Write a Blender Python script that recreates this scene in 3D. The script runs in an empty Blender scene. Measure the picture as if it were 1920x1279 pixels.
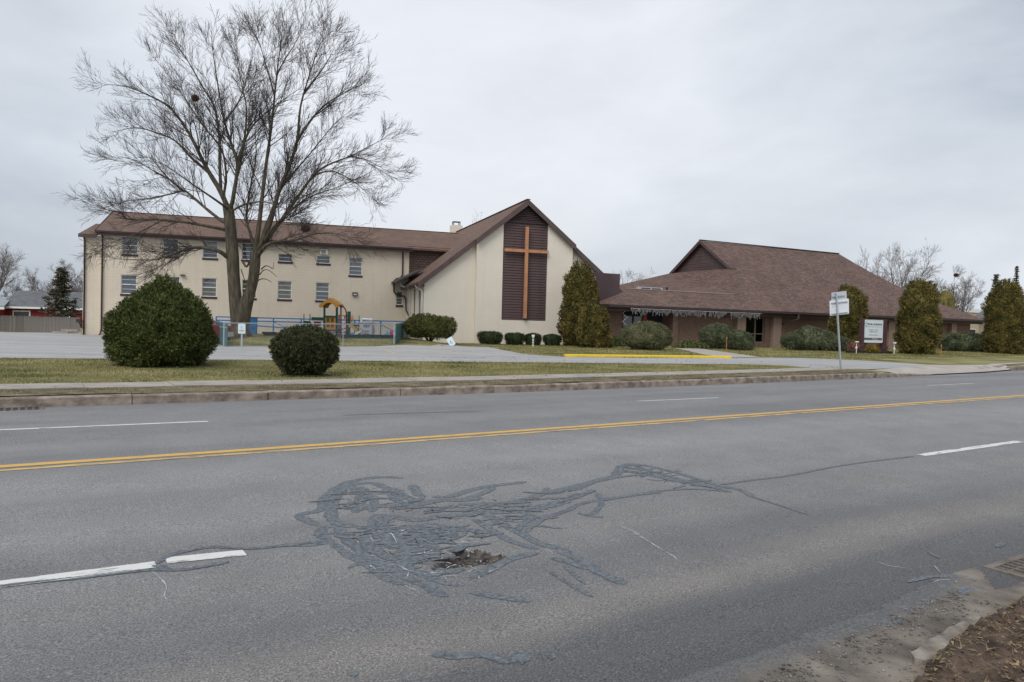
import bpy, bmesh, math, random
import numpy as np
from mathutils import Vector, Matrix
scene = bpy.context.scene
COL = scene.collection
R_ = math.radians

# ------------------------------------------------------------------ camera
CF, CROLL, CPIT, CH = 1400.0, 0.0256, 0.0229, 1.6
_R0 = np.array([1, 0, 0.]); _F = np.array([0, math.cos(CPIT), -math.sin(CPIT)]); _U0 = np.array([0, math.sin(CPIT), math.cos(CPIT)])
_RI = math.cos(CROLL)*_R0 + math.sin(CROLL)*_U0
_UI = -math.sin(CROLL)*_R0 + math.cos(CROLL)*_U0
cam_d = bpy.data.cameras.new('camera'); cam = bpy.data.objects.new('camera', cam_d); COL.objects.link(cam)
cam_d.sensor_width = 36.0; cam_d.lens = CF/1920*36; cam_d.clip_start = 0.1; cam_d.clip_end = 3000
cam.matrix_world = Matrix(((_RI[0], _UI[0], -_F[0], 0), (_RI[1], _UI[1], -_F[1], 0), (_RI[2], _UI[2], -_F[2], CH), (0, 0, 0, 1)))
scene.camera = cam

# ------------------------------------------------------------------ sky, sun, exposure
SUN_EL, SUN_AZ = R_(48), R_(205)
world = bpy.data.worlds.new('World'); scene.world = world; world.use_nodes = True
wn = world.node_tree.nodes; wl = world.node_tree.links; wn.clear()
w_out = wn.new('ShaderNodeOutputWorld'); w_bg = wn.new('ShaderNodeBackground'); w_bg.inputs[1].default_value = 0.1
w_sky = wn.new('ShaderNodeTexSky'); w_sky.sky_type = 'NISHITA'; w_sky.sun_disc = False
w_sky.sun_elevation = SUN_EL; w_sky.sun_rotation = SUN_AZ; w_sky.air_density = 1.2; w_sky.dust_density = 3.0
w_tc = wn.new('ShaderNodeTexCoord'); w_map = wn.new('ShaderNodeMapping'); w_map.inputs['Scale'].default_value = (.8, .8, 1.6)
w_map.inputs['Location'].default_value = (5.4235, 6.9271, 8.3381)
w_n1 = wn.new('ShaderNodeTexNoise'); w_n1.inputs['Scale'].default_value = 1.25; w_n1.inputs['Detail'].default_value = 8; w_n1.inputs['Roughness'].default_value = 0.5
w_n1.inputs['Distortion'].default_value = 0.25
w_cr = wn.new('ShaderNodeValToRGB'); e = w_cr.color_ramp.elements
e[0].position = 0.35; e[0].color = (0.34, 0.395, 0.465, 1); e[1].position = 0.59; e[1].color = (0.79, 0.82, 0.875, 1)
m_ = e.new(0.47); m_.color = (0.60, 0.645, 0.71, 1)
w_sc = wn.new('ShaderNodeVectorMath'); w_sc.operation = 'SCALE'; w_sc.inputs['Scale'].default_value = 8.6
w_mix = wn.new('ShaderNodeMix'); w_mix.data_type = 'RGBA'; w_mix.inputs[0].default_value = 0.93
wl.new(w_tc.outputs['Generated'], w_map.inputs[0]); wl.new(w_map.outputs[0], w_n1.inputs['Vector']); wl.new(w_n1.outputs[0], w_cr.inputs[0])
w_n2 = wn.new('ShaderNodeTexNoise'); w_n2.inputs['Scale'].default_value = 3.2; w_n2.inputs['Detail'].default_value = 9; w_n2.inputs['Roughness'].default_value = 0.58; w_n2.inputs['Distortion'].default_value = .5
w_r2 = wn.new('ShaderNodeMapRange'); w_r2.inputs[1].default_value = .3; w_r2.inputs[2].default_value = .7; w_r2.inputs[3].default_value = .90; w_r2.inputs[4].default_value = 1.06
w_hs = wn.new('ShaderNodeHueSaturation'); wl.new(w_map.outputs[0], w_n2.inputs['Vector']); wl.new(w_n2.outputs[0], w_r2.inputs[0]); wl.new(w_r2.outputs[0], w_hs.inputs['Value']); wl.new(w_cr.outputs[0], w_hs.inputs['Color'])
wl.new(w_hs.outputs[0], w_sc.inputs[0]); wl.new(w_sky.outputs[0], w_mix.inputs[6]); wl.new(w_sc.outputs[0], w_mix.inputs[7])
wl.new(w_mix.outputs[2], w_bg.inputs[0]); wl.new(w_bg.outputs[0], w_out.inputs[0])
sun_d = bpy.data.lights.new('sun', 'SUN'); sun_d.energy = 1.5; sun_d.angle = R_(35); sun_d.color = (1, 0.97, 0.93)
sun = bpy.data.objects.new('sun', sun_d); COL.objects.link(sun)
sd = Vector((math.sin(SUN_AZ)*math.cos(SUN_EL), math.cos(SUN_AZ)*math.cos(SUN_EL), math.sin(SUN_EL)))
sun.rotation_euler = sd.to_track_quat('Z', 'Y').to_euler(); sun.location = (-10, -20, 40)
scene.view_settings.view_transform = 'Standard'; scene.view_settings.look = 'None'
scene.view_settings.exposure = 0.38; scene.view_settings.gamma = 1.0; scene.view_settings.use_curve_mapping = False

# ------------------------------------------------------------------ materials
MATS = {}
def mat(name, col, rough=0.8, var=0.0, scale=4.0, col2=None, bump=0.0, bscale=None, metal=0.0, spec=0.3, island=0.0, stretch=None, detail=5):
    if name in MATS: return MATS[name]
    m = bpy.data.materials.new(name); m.use_nodes = True; nt = m.node_tree; N = nt.nodes; L = nt.links
    b = N['Principled BSDF']; b.inputs['Roughness'].default_value = rough; b.inputs['Metallic'].default_value = metal
    b.inputs['Specular IOR Level'].default_value = spec
    c = (*col, 1); b.inputs['Base Color'].default_value = c
    if var > 0 or col2 is not None or bump > 0 or island > 0:
        tc = N.new('ShaderNodeTexCoord'); src = tc.outputs['Object']
        if stretch:
            mp = N.new('ShaderNodeMapping'); mp.inputs['Scale'].default_value = stretch; L.new(src, mp.inputs[0]); src = mp.outputs[0]
        nz = N.new('ShaderNodeTexNoise'); nz.inputs['Scale'].default_value = scale; nz.inputs['Detail'].default_value = detail; L.new(src, nz.inputs['Vector'])
        cr = N.new('ShaderNodeValToRGB'); ee = cr.color_ramp.elements
        c2 = col2 if col2 is not None else col
        ee[0].position = 0.32; ee[1].position = 0.68
        ee[0].color = (*[x*(1-var) for x in col], 1); ee[1].color = (*[x*(1+var) for x in c2], 1)
        L.new(nz.outputs[0], cr.inputs[0]); out = cr.outputs[0]
        if island > 0:
            g = N.new('ShaderNodeNewGeometry'); hs = N.new('ShaderNodeHueSaturation'); mr = N.new('ShaderNodeMapRange')
            mr.inputs[3].default_value = 1-island; mr.inputs[4].default_value = 1+island
            L.new(g.outputs['Random Per Island'], mr.inputs[0]); L.new(mr.outputs[0], hs.inputs['Value']); L.new(out, hs.inputs['Color']); out = hs.outputs[0]
        L.new(out, b.inputs['Base Color'])
        if bump > 0:
            bn = N.new('ShaderNodeTexNoise'); bn.inputs['Scale'].default_value = bscale or scale*4; bn.inputs['Detail'].default_value = 6; L.new(src, bn.inputs['Vector'])
            bp = N.new('ShaderNodeBump'); bp.inputs['Strength'].default_value = 1.0; bp.inputs['Distance'].default_value = bump
            L.new(bn.outputs[0], bp.inputs['Height']); L.new(bp.outputs[0], b.inputs['Normal'])
    MATS[name] = m; return m

def brickmat(name, c1, c2, mortar, w, h, msize, bump, offset=0.5, big=0.12, rough=0.85, bias=0.0, stain=None):
    m = bpy.data.materials.new(name); m.use_nodes = True; nt = m.node_tree; N = nt.nodes; L = nt.links
    b = N['Principled BSDF']; b.inputs['Roughness'].default_value = rough; b.inputs['Specular IOR Level'].default_value = 0.25
    uv = N.new('ShaderNodeUVMap'); br = N.new('ShaderNodeTexBrick')
    br.inputs['Scale'].default_value = 1.0; br.inputs['Brick Width'].default_value = w; br.inputs['Row Height'].default_value = h
    br.inputs['Mortar Size'].default_value = msize; br.inputs['Mortar Smooth'].default_value = 0.1; br.inputs['Bias'].default_value = bias; br.offset = offset
    br.inputs['Color1'].default_value = (*c1, 1); br.inputs['Color2'].default_value = (*c2, 1); br.inputs['Mortar'].default_value = (*mortar, 1)
    L.new(uv.outputs[0], br.inputs['Vector'])
    nz = N.new('ShaderNodeTexNoise'); nz.inputs['Scale'].default_value = 0.5; nz.inputs['Detail'].default_value = 8; nz.inputs['Roughness'].default_value = 0.65
    tc = N.new('ShaderNodeTexCoord'); L.new(tc.outputs['Object'], nz.inputs['Vector'])
    mr = N.new('ShaderNodeMapRange'); mr.inputs[1].default_value = 0.25; mr.inputs[2].default_value = 0.75; mr.inputs[3].default_value = 1-big; mr.inputs[4].default_value = 1+big
    L.new(nz.outputs[0], mr.inputs[0])
    ms = N.new('ShaderNodeMapping'); ms.inputs['Scale'].default_value = (2.6, 2.6, .16); L.new(tc.outputs['Object'], ms.inputs[0])
    ns = N.new('ShaderNodeTexNoise'); ns.inputs['Scale'].default_value = 1.0; ns.inputs['Detail'].default_value = 6; ns.inputs['Roughness'].default_value = .7; L.new(ms.outputs[0], ns.inputs['Vector'])
    m2 = N.new('ShaderNodeMapRange'); m2.inputs[1].default_value = .25; m2.inputs[2].default_value = .5; m2.inputs[3].default_value = 1-big*1.1; m2.inputs[4].default_value = 1; L.new(ns.outputs[0], m2.inputs[0])
    mm = N.new('ShaderNodeMath'); mm.operation = 'MULTIPLY'; L.new(mr.outputs[0], mm.inputs[0]); L.new(m2.outputs[0], mm.inputs[1])
    hs = N.new('ShaderNodeHueSaturation'); L.new(br.outputs[0], hs.inputs['Color']); L.new(mm.outputs[0], hs.inputs['Value'])
    L.new(hs.outputs[0], b.inputs['Base Color'])
    if bump > 0:
        bp = N.new('ShaderNodeBump'); bp.invert = True; bp.inputs['Distance'].default_value = bump; L.new(br.outputs['Fac'], bp.inputs['Height']); L.new(bp.outputs[0], b.inputs['Normal'])
    return m

def asphalt(name, base, light, speck, track_vignette=None):
    m = bpy.data.materials.new(name); m.use_nodes = True; nt = m.node_tree; N = nt.nodes; L = nt.links
    b = N['Principled BSDF']; b.inputs['Roughness'].default_value = 0.82; b.inputs['Specular IOR Level'].default_value = 0.3
    tc = N.new('ShaderNodeTexCoord'); mp = N.new('ShaderNodeMapping'); mp.inputs['Scale'].default_value = (0.16, 0.95, 1); L.new(tc.outputs['Object'], mp.inputs[0])
    n1 = N.new('ShaderNodeTexNoise'); n1.inputs['Scale'].default_value = 0.85; n1.inputs['Detail'].default_value = 4; L.new(mp.outputs[0], n1.inputs['Vector'])
    c1 = N.new('ShaderNodeValToRGB'); e = c1.color_ramp.elements; e[0].position = .36; e[1].position = .66; e[0].color = (*base, 1); e[1].color = (*light, 1); L.new(n1.outputs[0], c1.inputs[0])
    n4 = N.new('ShaderNodeTexNoise'); n4.inputs['Scale'].default_value = 1.6; n4.inputs['Detail'].default_value = 7; n4.inputs['Roughness'].default_value = .62; L.new(tc.outputs['Object'], n4.inputs['Vector'])
    mr4 = N.new('ShaderNodeMapRange'); mr4.inputs[1].default_value = .3; mr4.inputs[2].default_value = .7; mr4.inputs[3].default_value = .91; mr4.inputs[4].default_value = 1.08; L.new(n4.outputs[0], mr4.inputs[0])
    n2 = N.new('ShaderNodeTexNoise'); n2.inputs['Scale'].default_value = 100; n2.inputs['Detail'].default_value = 3; n2.inputs['Roughness'].default_value = .75; L.new(tc.outputs['Object'], n2.inputs['Vector'])
    mr = N.new('ShaderNodeMapRange'); mr.inputs[1].default_value = .32; mr.inputs[2].default_value = .68; mr.inputs[3].default_value = 1-speck; mr.inputs[4].default_value = 1+speck; L.new(n2.outputs[0], mr.inputs[0])
    v = N.new('ShaderNodeTexVoronoi'); v.inputs['Scale'].default_value = 120; L.new(tc.outputs['Object'], v.inputs['Vector'])
    sp = N.new('ShaderNodeMapRange'); sp.inputs[1].default_value = .93; sp.inputs[2].default_value = 1.0; sp.inputs[3].default_value = 1; sp.inputs[4].default_value = 1.55
    sepc = N.new('ShaderNodeSeparateColor'); L.new(v.outputs['Color'], sepc.inputs[0]); L.new(sepc.outputs[0], sp.inputs[0])
    a = N.new('ShaderNodeMath'); a.operation = 'MULTIPLY'; L.new(mr.outputs[0], a.inputs[0]); L.new(sp.outputs[0], a.inputs[1])
    a2 = N.new('ShaderNodeMath'); a2.operation = 'MULTIPLY'; L.new(a.outputs[0], a2.inputs[0]); L.new(mr4.outputs[0], a2.inputs[1])
    hs = N.new('ShaderNodeHueSaturation'); L.new(a2.outputs[0], hs.inputs['Value']); cur = c1.outputs[0]
    if track_vignette:
        # worn, dusty wheel paths, plus vignette falloff painted into near and middle lanes: (p centre, half width, colour, strength)
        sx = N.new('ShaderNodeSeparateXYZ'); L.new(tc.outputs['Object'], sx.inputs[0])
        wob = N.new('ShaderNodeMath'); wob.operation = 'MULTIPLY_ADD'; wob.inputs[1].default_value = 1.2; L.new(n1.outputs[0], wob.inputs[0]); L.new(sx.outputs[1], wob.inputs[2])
        for (pc, hw, colr, st) in track_vignette:
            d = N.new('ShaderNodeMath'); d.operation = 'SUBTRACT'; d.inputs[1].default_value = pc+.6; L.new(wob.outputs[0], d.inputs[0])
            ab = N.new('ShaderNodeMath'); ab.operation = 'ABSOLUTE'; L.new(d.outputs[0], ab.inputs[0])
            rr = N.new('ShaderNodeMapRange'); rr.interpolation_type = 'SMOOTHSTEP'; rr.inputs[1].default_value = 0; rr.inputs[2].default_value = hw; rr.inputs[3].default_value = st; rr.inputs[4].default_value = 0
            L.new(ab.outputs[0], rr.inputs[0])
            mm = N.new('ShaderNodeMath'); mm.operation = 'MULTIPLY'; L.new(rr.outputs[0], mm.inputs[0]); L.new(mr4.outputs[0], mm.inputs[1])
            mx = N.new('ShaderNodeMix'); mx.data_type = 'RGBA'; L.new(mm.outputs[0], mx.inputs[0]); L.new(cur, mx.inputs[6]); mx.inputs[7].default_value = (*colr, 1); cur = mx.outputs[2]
    L.new(cur, hs.inputs['Color']); L.new(hs.outputs[0], b.inputs['Base Color'])
    bp = N.new('ShaderNodeBump'); bp.inputs['Distance'].default_value = .004; L.new(n2.outputs[0], bp.inputs['Height']); L.new(bp.outputs[0], b.inputs['Normal'])
    return m

def worn_paint(name, col, thr, scale=9, under=(.16, .16, .16)):
    m = bpy.data.materials.new(name); m.use_nodes = True; nt = m.node_tree; N = nt.nodes; L = nt.links
    b = N['Principled BSDF']; b.inputs['Roughness'].default_value = .7
    tc = N.new('ShaderNodeTexCoord'); nz = N.new('ShaderNodeTexNoise'); nz.inputs['Scale'].default_value = scale; nz.inputs['Detail'].default_value = 9; nz.inputs['Roughness'].default_value = .72
    mp = N.new('ShaderNodeMapping'); mp.inputs['Scale'].default_value = (.3, 1.6, 1); L.new(tc.outputs['Object'], mp.inputs[0]); L.new(mp.outputs[0], nz.inputs['Vector'])
    cr = N.new('ShaderNodeValToRGB'); e = cr.color_ramp.elements; e[0].position = thr; e[1].position = thr+.07; e[0].color = (*under, 1); e[1].color = (*col, 1)
    e2 = e.new(min(thr+.25, .99)); e2.color = (*[c*.93 for c in col], 1)
    L.new(nz.outputs[0], cr.inputs[0]); L.new(cr.outputs[0], b.inputs['Base Color']); return m

def glassmat(name, tint, refl=0.25):
    m = bpy.data.materials.new(name); m.use_nodes = True; nt = m.node_tree; N = nt.nodes; L = nt.links
    N.remove(N['Principled BSDF']); o = N['Material Output']
    t = N.new('ShaderNodeBsdfTransparent'); t.inputs[0].default_value = (*tint, 1); g = N.new('ShaderNodeBsdfGlossy'); g.inputs['Roughness'].default_value = .03
    mx = N.new('ShaderNodeMixShader'); mx.inputs[0].default_value = refl; L.new(t.outputs[0], mx.inputs[1]); L.new(g.outputs[0], mx.inputs[2]); L.new(mx.outputs[0], o.inputs[0]); return m

M_cream = brickmat('painted_block', (.68, .60, .485), (.695, .615, .50), (.635, .56, .45), .40, .20, .006, .004, big=.06)
M_creamc = brickmat('painted_block_church', (.72, .66, .565), (.73, .67, .575), (.69, .63, .54), .40, .20, .006, .002, big=.05)
M_roof = brickmat('brown_shingle', (.15, .098, .076), (.20, .132, .104), (.115, .075, .06), .33, .14, .012, .012, big=.22, rough=.9)
M_roof2 = brickmat('blended_shingle', (.105, .074, .065), (.205, .125, .102), (.072, .053, .047), .33, .14, .014, .012, big=.2, rough=.9)
M_shake = brickmat('shake_siding', (.088, .060, .050), (.125, .086, .070), (.05, .036, .03), .30, .17, .022, .02, big=.1)
M_brick = brickmat('brown_brick', (.165, .092, .068), (.225, .13, .098), (.17, .13, .105), .21, .075, .011, .006, big=.1)
M_brick_l = brickmat('tan_brick', (.30, .20, .15), (.37, .25, .19), (.26, .21, .18), .21, .075, .011, .006, big=.08)
M_trim = mat('dark_brown_trim', (.055, .036, .036), .6, .15, 3)
M_fascia = mat('brown_fascia', (.10, .068, .066), .65, .15, 2)
M_soffit = mat('soffit', (.09, .068, .06), .8)
M_siding = mat('brown_siding', (.088, .055, .055), .6, .18, 6, stretch=(.3, 1, 3))
M_sill = mat('sill_brown', (.06, .037, .042), .7)
M_white = mat('white_paint', (.74, .74, .73), .5, .05, 5)
M_grey = mat('galvanised', (.42, .45, .48), .45, .12, 20, metal=.5)
M_alu = mat('sign_aluminium', (.52, .54, .56), .5, .06, 10, metal=.3)
M_wood = mat('cross_wood', (.45, .215, .115), .6, .16, 5, stretch=(1, 1, .3))
M_dark = mat('interior_dark', (.02, .022, .025), .9)
M_black = mat('black_plastic', (.018, .018, .02), .5)
M_glass = glassmat('window_glass', (.66, .69, .72), .08)
M_glassd = glassmat('dark_glass', (.25, .3, .32), .10)
M_cur_y = mat('yellow_curtain', (.52, .47, .20), .9, .25, 1.2, stretch=(9, 1, .4))
M_cur_w = mat('white_curtain', (.50, .52, .56), .9, .2, 1.2, stretch=(9, 1, .4))
M_cur_g = mat('green_curtain', (.06, .25, .19), .9, .3, 1.2, stretch=(9, 1, .4))
M_blind = mat('blind', (.45, .48, .5), .8, .15, 2, stretch=(.2, 1, 14))
M_bark = mat('grey_bark', (.074, .058, .044), .95, .35, 3.5, col2=(.092, .080, .055), bump=.03, bscale=9, stretch=(2.2, 2.2, .45))
M_twig = mat('twig_bark', (.062, .050, .045), .95, .2, 1.5)
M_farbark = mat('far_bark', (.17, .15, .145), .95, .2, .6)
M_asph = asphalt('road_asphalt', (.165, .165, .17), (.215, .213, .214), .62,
                 track_vignette=[(1.0, 4.6, (.066, .066, .069), 1.0), (3.3, .5, (.205, .192, .18), .75), (4.5, .6, (.215, .208, .20), .5), (7.3, 1.2, (.25, .246, .246), .7), (6.0, .9, (.23, .228, .226), .6), (10.2, .7, (.215, .213, .213), .5), (12.8, .7, (.215, .213, .213), .4)])  # first entry paints lens vignette darkening into the near lane colour
M_lot = asphalt('lot_asphalt', (.30, .30, .30), (.37, .365, .36), .18)
M_conc = mat('concrete', (.33, .30, .265), .9, .16, 2.2, bump=.004, bscale=60)
M_conc2 = mat('pale_concrete', (.37, .335, .30), .9, .15, 1.4, bump=.004, bscale=60)
M_granite = mat('kerb_granite', (.215, .17, .135), .9, .35, 5, col2=(.27, .225, .185), bump=.012, bscale=25)
M_seal = mat('crack_sealer', (.135, .15, .168), .6, .16, 6, bump=.002, bscale=40)
M_efflo = mat('crack_salt', (.42, .43, .45), .9, .3, 30)
def worn_strip(m, k):
    nt = m.node_tree; N = nt.nodes; L = nt.links; b = N['Principled BSDF']; o = N['Material Output']; at_ = N.new('ShaderNodeAttribute'); at_.attribute_name = 'across'
    ab = N.new('ShaderNodeMath'); ab.operation = 'ABSOLUTE'; L.new(at_.outputs['Fac'], ab.inputs[0]); tc = N.new('ShaderNodeTexCoord'); nz = N.new('ShaderNodeTexNoise'); nz.inputs['Scale'].default_value = 55; nz.inputs['Detail'].default_value = 4; nz.inputs['Roughness'].default_value = .7
    L.new(tc.outputs['Object'], nz.inputs['Vector']); s = N.new('ShaderNodeMath'); s.operation = 'MULTIPLY_ADD'; s.inputs[1].default_value = k; L.new(nz.outputs[0], s.inputs[0]); L.new(ab.outputs[0], s.inputs[2])
    mr = N.new('ShaderNodeMapRange'); mr.inputs[1].default_value = .80+k*.5-.04; mr.inputs[2].default_value = .80+k*.5+.04; L.new(s.outputs[0], mr.inputs[0])
    t = N.new('ShaderNodeBsdfTransparent'); mx = N.new('ShaderNodeMixShader'); L.new(mr.outputs[0], mx.inputs[0]); L.new(b.outputs[0], mx.inputs[1]); L.new(t.outputs[0], mx.inputs[2]); L.new(mx.outputs[0], o.inputs[0])
M_seal = mat('crack_sealer_worn', (.094, .106, .120), .65, .3, 38, col2=(.125, .139, .153), bump=.002, bscale=70); worn_strip(M_seal, 1.25); worn_strip(M_efflo, 2.2)
M_ywl = worn_paint('yellow_line', (.60, .36, .085), .36, under=(.17, .155, .13))
M_wl = worn_paint('white_line', (.62, .62, .60), .39, scale=14)
M_wl2 = worn_paint('faint_white_line', (.50, .50, .50), .40, under=(.2, .2, .2))
M_bay = worn_paint('bay_line', (.52, .43, .27), .38, under=(.34, .33, .32))
M_ykerb = mat('yellow_kerb_paint', (.74, .53, .035), .6, .08, 6, bump=.004)
M_grass = mat('dormant_grass', (.118, .128, .038), .95, .3, .45, col2=(.24, .21, .092), bump=.03, bscale=16, detail=9)
M_blade = mat('grass_blade', (.122, .138, .038), .9, .2, .5, col2=(.27, .235, .11), island=.35, detail=8)
M_verge = mat('verge_soil', (.125, .098, .062), .95, .4, 3, col2=(.165, .14, .085), bump=.04, bscale=14)
M_soil = mat('dark_soil', (.052, .036, .028), .95, .45, 5, col2=(.095, .068, .05), bump=.03, bscale=18)
M_gravel = mat('gravel_stone', (.11, .10, .092), .9, .45, 7, col2=(.19, .175, .16), island=.4)
M_sand = mat('sandy_edge', (.095, .082, .070), .95, .35, 3.5, col2=(.17, .148, .126), bump=.008, bscale=60)
def sandmat():
    m = M_sand.copy(); m.name = 'sand_over_asphalt'; nt = m.node_tree; N = nt.nodes; L = nt.links; b = N['Principled BSDF']; src = b.inputs['Base Color'].links[0].from_socket
    at_ = N.new('ShaderNodeAttribute'); at_.attribute_name = 'cover'; nz = N.new('ShaderNodeTexNoise'); nz.inputs['Scale'].default_value = 9; nz.inputs['Detail'].default_value = 9; nz.inputs['Roughness'].default_value = .7
    tc = N.new('ShaderNodeTexCoord'); L.new(tc.outputs['Object'], nz.inputs['Vector']); ad = N.new('ShaderNodeMath'); ad.operation = 'MULTIPLY_ADD'; ad.inputs[1].default_value = 1.5; ad.inputs[2].default_value = -.75
    L.new(nz.outputs[0], ad.inputs[0]); s2 = N.new('ShaderNodeMath'); s2.operation = 'ADD'; L.new(ad.outputs[0], s2.inputs[0]); L.new(at_.outputs['Fac'], s2.inputs[1])
    mr = N.new('ShaderNodeMapRange'); mr.inputs[1].default_value = .25; mr.inputs[2].default_value = .75; L.new(s2.outputs[0], mr.inputs[0]); mx = N.new('ShaderNodeMix'); mx.data_type = 'RGBA'; L.new(mr.outputs[0], mx.inputs[0])
    n2 = N.new('ShaderNodeTexNoise'); n2.inputs['Scale'].default_value = 85; L.new(tc.outputs['Object'], n2.inputs['Vector']); cr = N.new('ShaderNodeValToRGB'); ee = cr.color_ramp.elements; ee[0].position = .35; ee[1].position = .7; ee[0].color = (.08, .08, .083, 1); ee[1].color = (.17, .168, .168, 1); L.new(n2.outputs[0], cr.inputs[0])
    L.new(cr.outputs[0], mx.inputs[6]); L.new(src, mx.inputs[7]); L.new(mx.outputs[2], b.inputs['Base Color']); return m
M_sandmix = sandmat()
M_straw = mat('straw', (.19, .135, .075), .9, .3, 6, island=.5)
M_litter = mat('leaf_litter', (.10, .06, .038), .9, .4, 6, island=.5)

# ------------------------------------------------------------------ mesh helpers
class MB:
    def __init__(s): s.v = []; s.f = []
    def add(s, vs, fs):
        o = len(s.v); s.v.extend([tuple(map(float, x)) for x in vs]); s.f.extend([tuple(i+o for i in f) for f in fs]); return s
    def box(s, x0, x1, y0, y1, z0, z1):
        return s.add([(x0, y0, z0), (x1, y0, z0), (x1, y1, z0), (x0, y1, z0), (x0, y0, z1), (x1, y0, z1), (x1, y1, z1), (x0, y1, z1)],
                     [(0, 3, 2, 1), (4, 5, 6, 7), (0, 1, 5, 4), (1, 2, 6, 5), (2, 3, 7, 6), (3, 0, 4, 7)])
    def bar(s, a, b, w, h=None, up=(0, 0, 1)):
        a = Vector(a); b = Vector(b); h = h or w; d = (b-a).normalized(); u = Vector(up)
        if abs(d.dot(u)) > .98: u = Vector((0, 1, 0))
        x = d.cross(u).normalized()*w/2; y = x.cross(d).normalized()*h/2
        vs = [p+sx*x+sy*y for p in (a, b) for sx, sy in ((-1, -1), (1, -1), (1, 1), (-1, 1))]
        return s.add(vs, [(0, 1, 2, 3), (7, 6, 5, 4), (0, 4, 5, 1), (1, 5, 6, 2), (2, 6, 7, 3), (3, 7, 4, 0)])
    def tube(s, pts, r, n=8, caps=True):
        pts = [Vector(p) for p in pts]; k = len(pts); rs = r if hasattr(r, '__len__') else [r]*k
        t0 = (pts[1]-pts[0]).normalized(); ref = Vector((0, 0, 1)) if abs(t0.z) < .9 else Vector((1, 0, 0)); x = t0.cross(ref).normalized(); vs = []
        for i in range(k):
            t = (pts[min(i+1, k-1)]-pts[max(i-1, 0)]).normalized(); x = (x-t*x.dot(t)).normalized(); y = t.cross(x)
            for j in range(n):
                a = 2*math.pi*j/n; vs.append(pts[i]+(x*math.cos(a)+y*math.sin(a))*rs[i])
        fs = [(i*n+j, i*n+(j+1) % n, (i+1)*n+(j+1) % n, (i+1)*n+j) for i in range(k-1) for j in range(n)]
        if caps: fs += [tuple(range(n-1, -1, -1)), tuple((k-1)*n+j for j in range(n))]
        return s.add(vs, fs)
    def prism(s, poly, d, axis='y', d0=0.0):
        """polygon in a plane, extruded from d0 to d along the axis"""
        n = len(poly)
        def P(a, b, c): return (a, c, b) if axis == 'y' else ((a, b, c) if axis == 'z' else (c, a, b))
        vs = [P(a, b, d0) for a, b in poly]+[P(a, b, d) for a, b in poly]
        fs = [tuple(range(n)), tuple(range(2*n-1, n-1, -1))]+[(i, i+n, (i+1) % n+n, (i+1) % n) for i in range(n)]
        return s.add(vs, fs)
    def lathe(s, prof, n=12, sx=1.0, sy=1.0):
        vs = [(r*math.cos(2*math.pi*j/n)*sx, r*math.sin(2*math.pi*j/n)*sy, z) for r, z in prof for j in range(n)]; k = len(prof)
        fs = [(i*n+j, i*n+(j+1) % n, (i+1)*n+(j+1) % n, (i+1)*n+j) for i in range(k-1) for j in range(n)]
        fs += [tuple(range(n-1, -1, -1)), tuple((k-1)*n+j for j in range(n))]
        return s.add(vs, fs)
    def build(s, name, m, parent=None, loc=(0, 0, 0), rot=(0, 0, 0), smooth=False, uv=False):
        me = bpy.data.meshes.new(name); me.from_pydata(s.v, [], s.f); me.materials.append(m)
        if not uv:
            pass
        bm = bmesh.new(); bm.from_mesh(me); bmesh.ops.recalc_face_normals(bm, faces=bm.faces)
        if uv:
            ly = bm.loops.layers.uv.new('UVMap')
            for f in bm.faces:
                nn = f.normal
                if nn.length < .5: continue
                t = Vector((1, 0, 0)) if abs(nn.z) > .995 else Vector((0, 0, 1)).cross(nn).normalized(); bb = nn.cross(t)
                for lp in f.loops: lp[ly].uv = (lp.vert.co.dot(t), lp.vert.co.dot(bb))
        bm.to_mesh(me); bm.free()
        if smooth: me.polygons.foreach_set('use_smooth', [True]*len(me.polygons))
        return link(name, me, parent, loc, rot)

def link(name, me, parent=None, loc=(0, 0, 0), rot=(0, 0, 0)):
    o = bpy.data.objects.new(name, me); COL.objects.link(o); o.location = loc; o.rotation_euler = rot
    if parent is not None: o.parent = parent
    return o
def raw_mesh(name, V, F, m, parent=None, loc=(0, 0, 0), smooth=False):
    """fast path: V (n,3) array, F (k,3|4) array"""
    V = np.asarray(V, np.float32); F = np.asarray(F, np.int32); me = bpy.data.meshes.new(name); k = F.shape[1]
    me.vertices.add(len(V)); me.vertices.foreach_set('co', V.ravel()); me.loops.add(F.size); me.loops.foreach_set('vertex_index', F.ravel())
    me.polygons.add(len(F)); me.polygons.foreach_set('loop_start', np.arange(0, F.size, k, dtype=np.int32)); me.polygons.foreach_set('loop_total', np.full(len(F), k, np.int32))
    if smooth: me.polygons.foreach_set('use_smooth', np.ones(len(F), bool))
    me.update(calc_edges=True); me.materials.append(m); return link(name, me, parent, loc)
def tag(o, label=None, cat=None, group=None, kind=None):
    if label: o['label'] = label
    if cat: o['category'] = cat
    if group: o['group'] = group
    if kind: o['kind'] = kind
    return o
def thing(name, loc, rz, label, cat, group=None):
    o = bpy.data.objects.new(name, None); COL.objects.link(o); o.location = loc; o.rotation_euler = (0, 0, rz); o.empty_display_size = .3
    return tag(o, label, cat, group)
def kids(o): return list(o.children)
def copy_tree(o, parent=None):
    c = o.copy(); COL.objects.link(c)
    if parent is not None: c.parent = parent
    for ch in kids(o): copy_tree(ch, c)
    return c
def part_copy(o, loc=None, rot=None, scale=None):
    c = o.copy(); COL.objects.link(c)
    if loc is not None: c.location = loc
    if rot is not None: c.rotation_euler = rot
    if scale is not None: c.scale = scale
    return c

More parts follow.
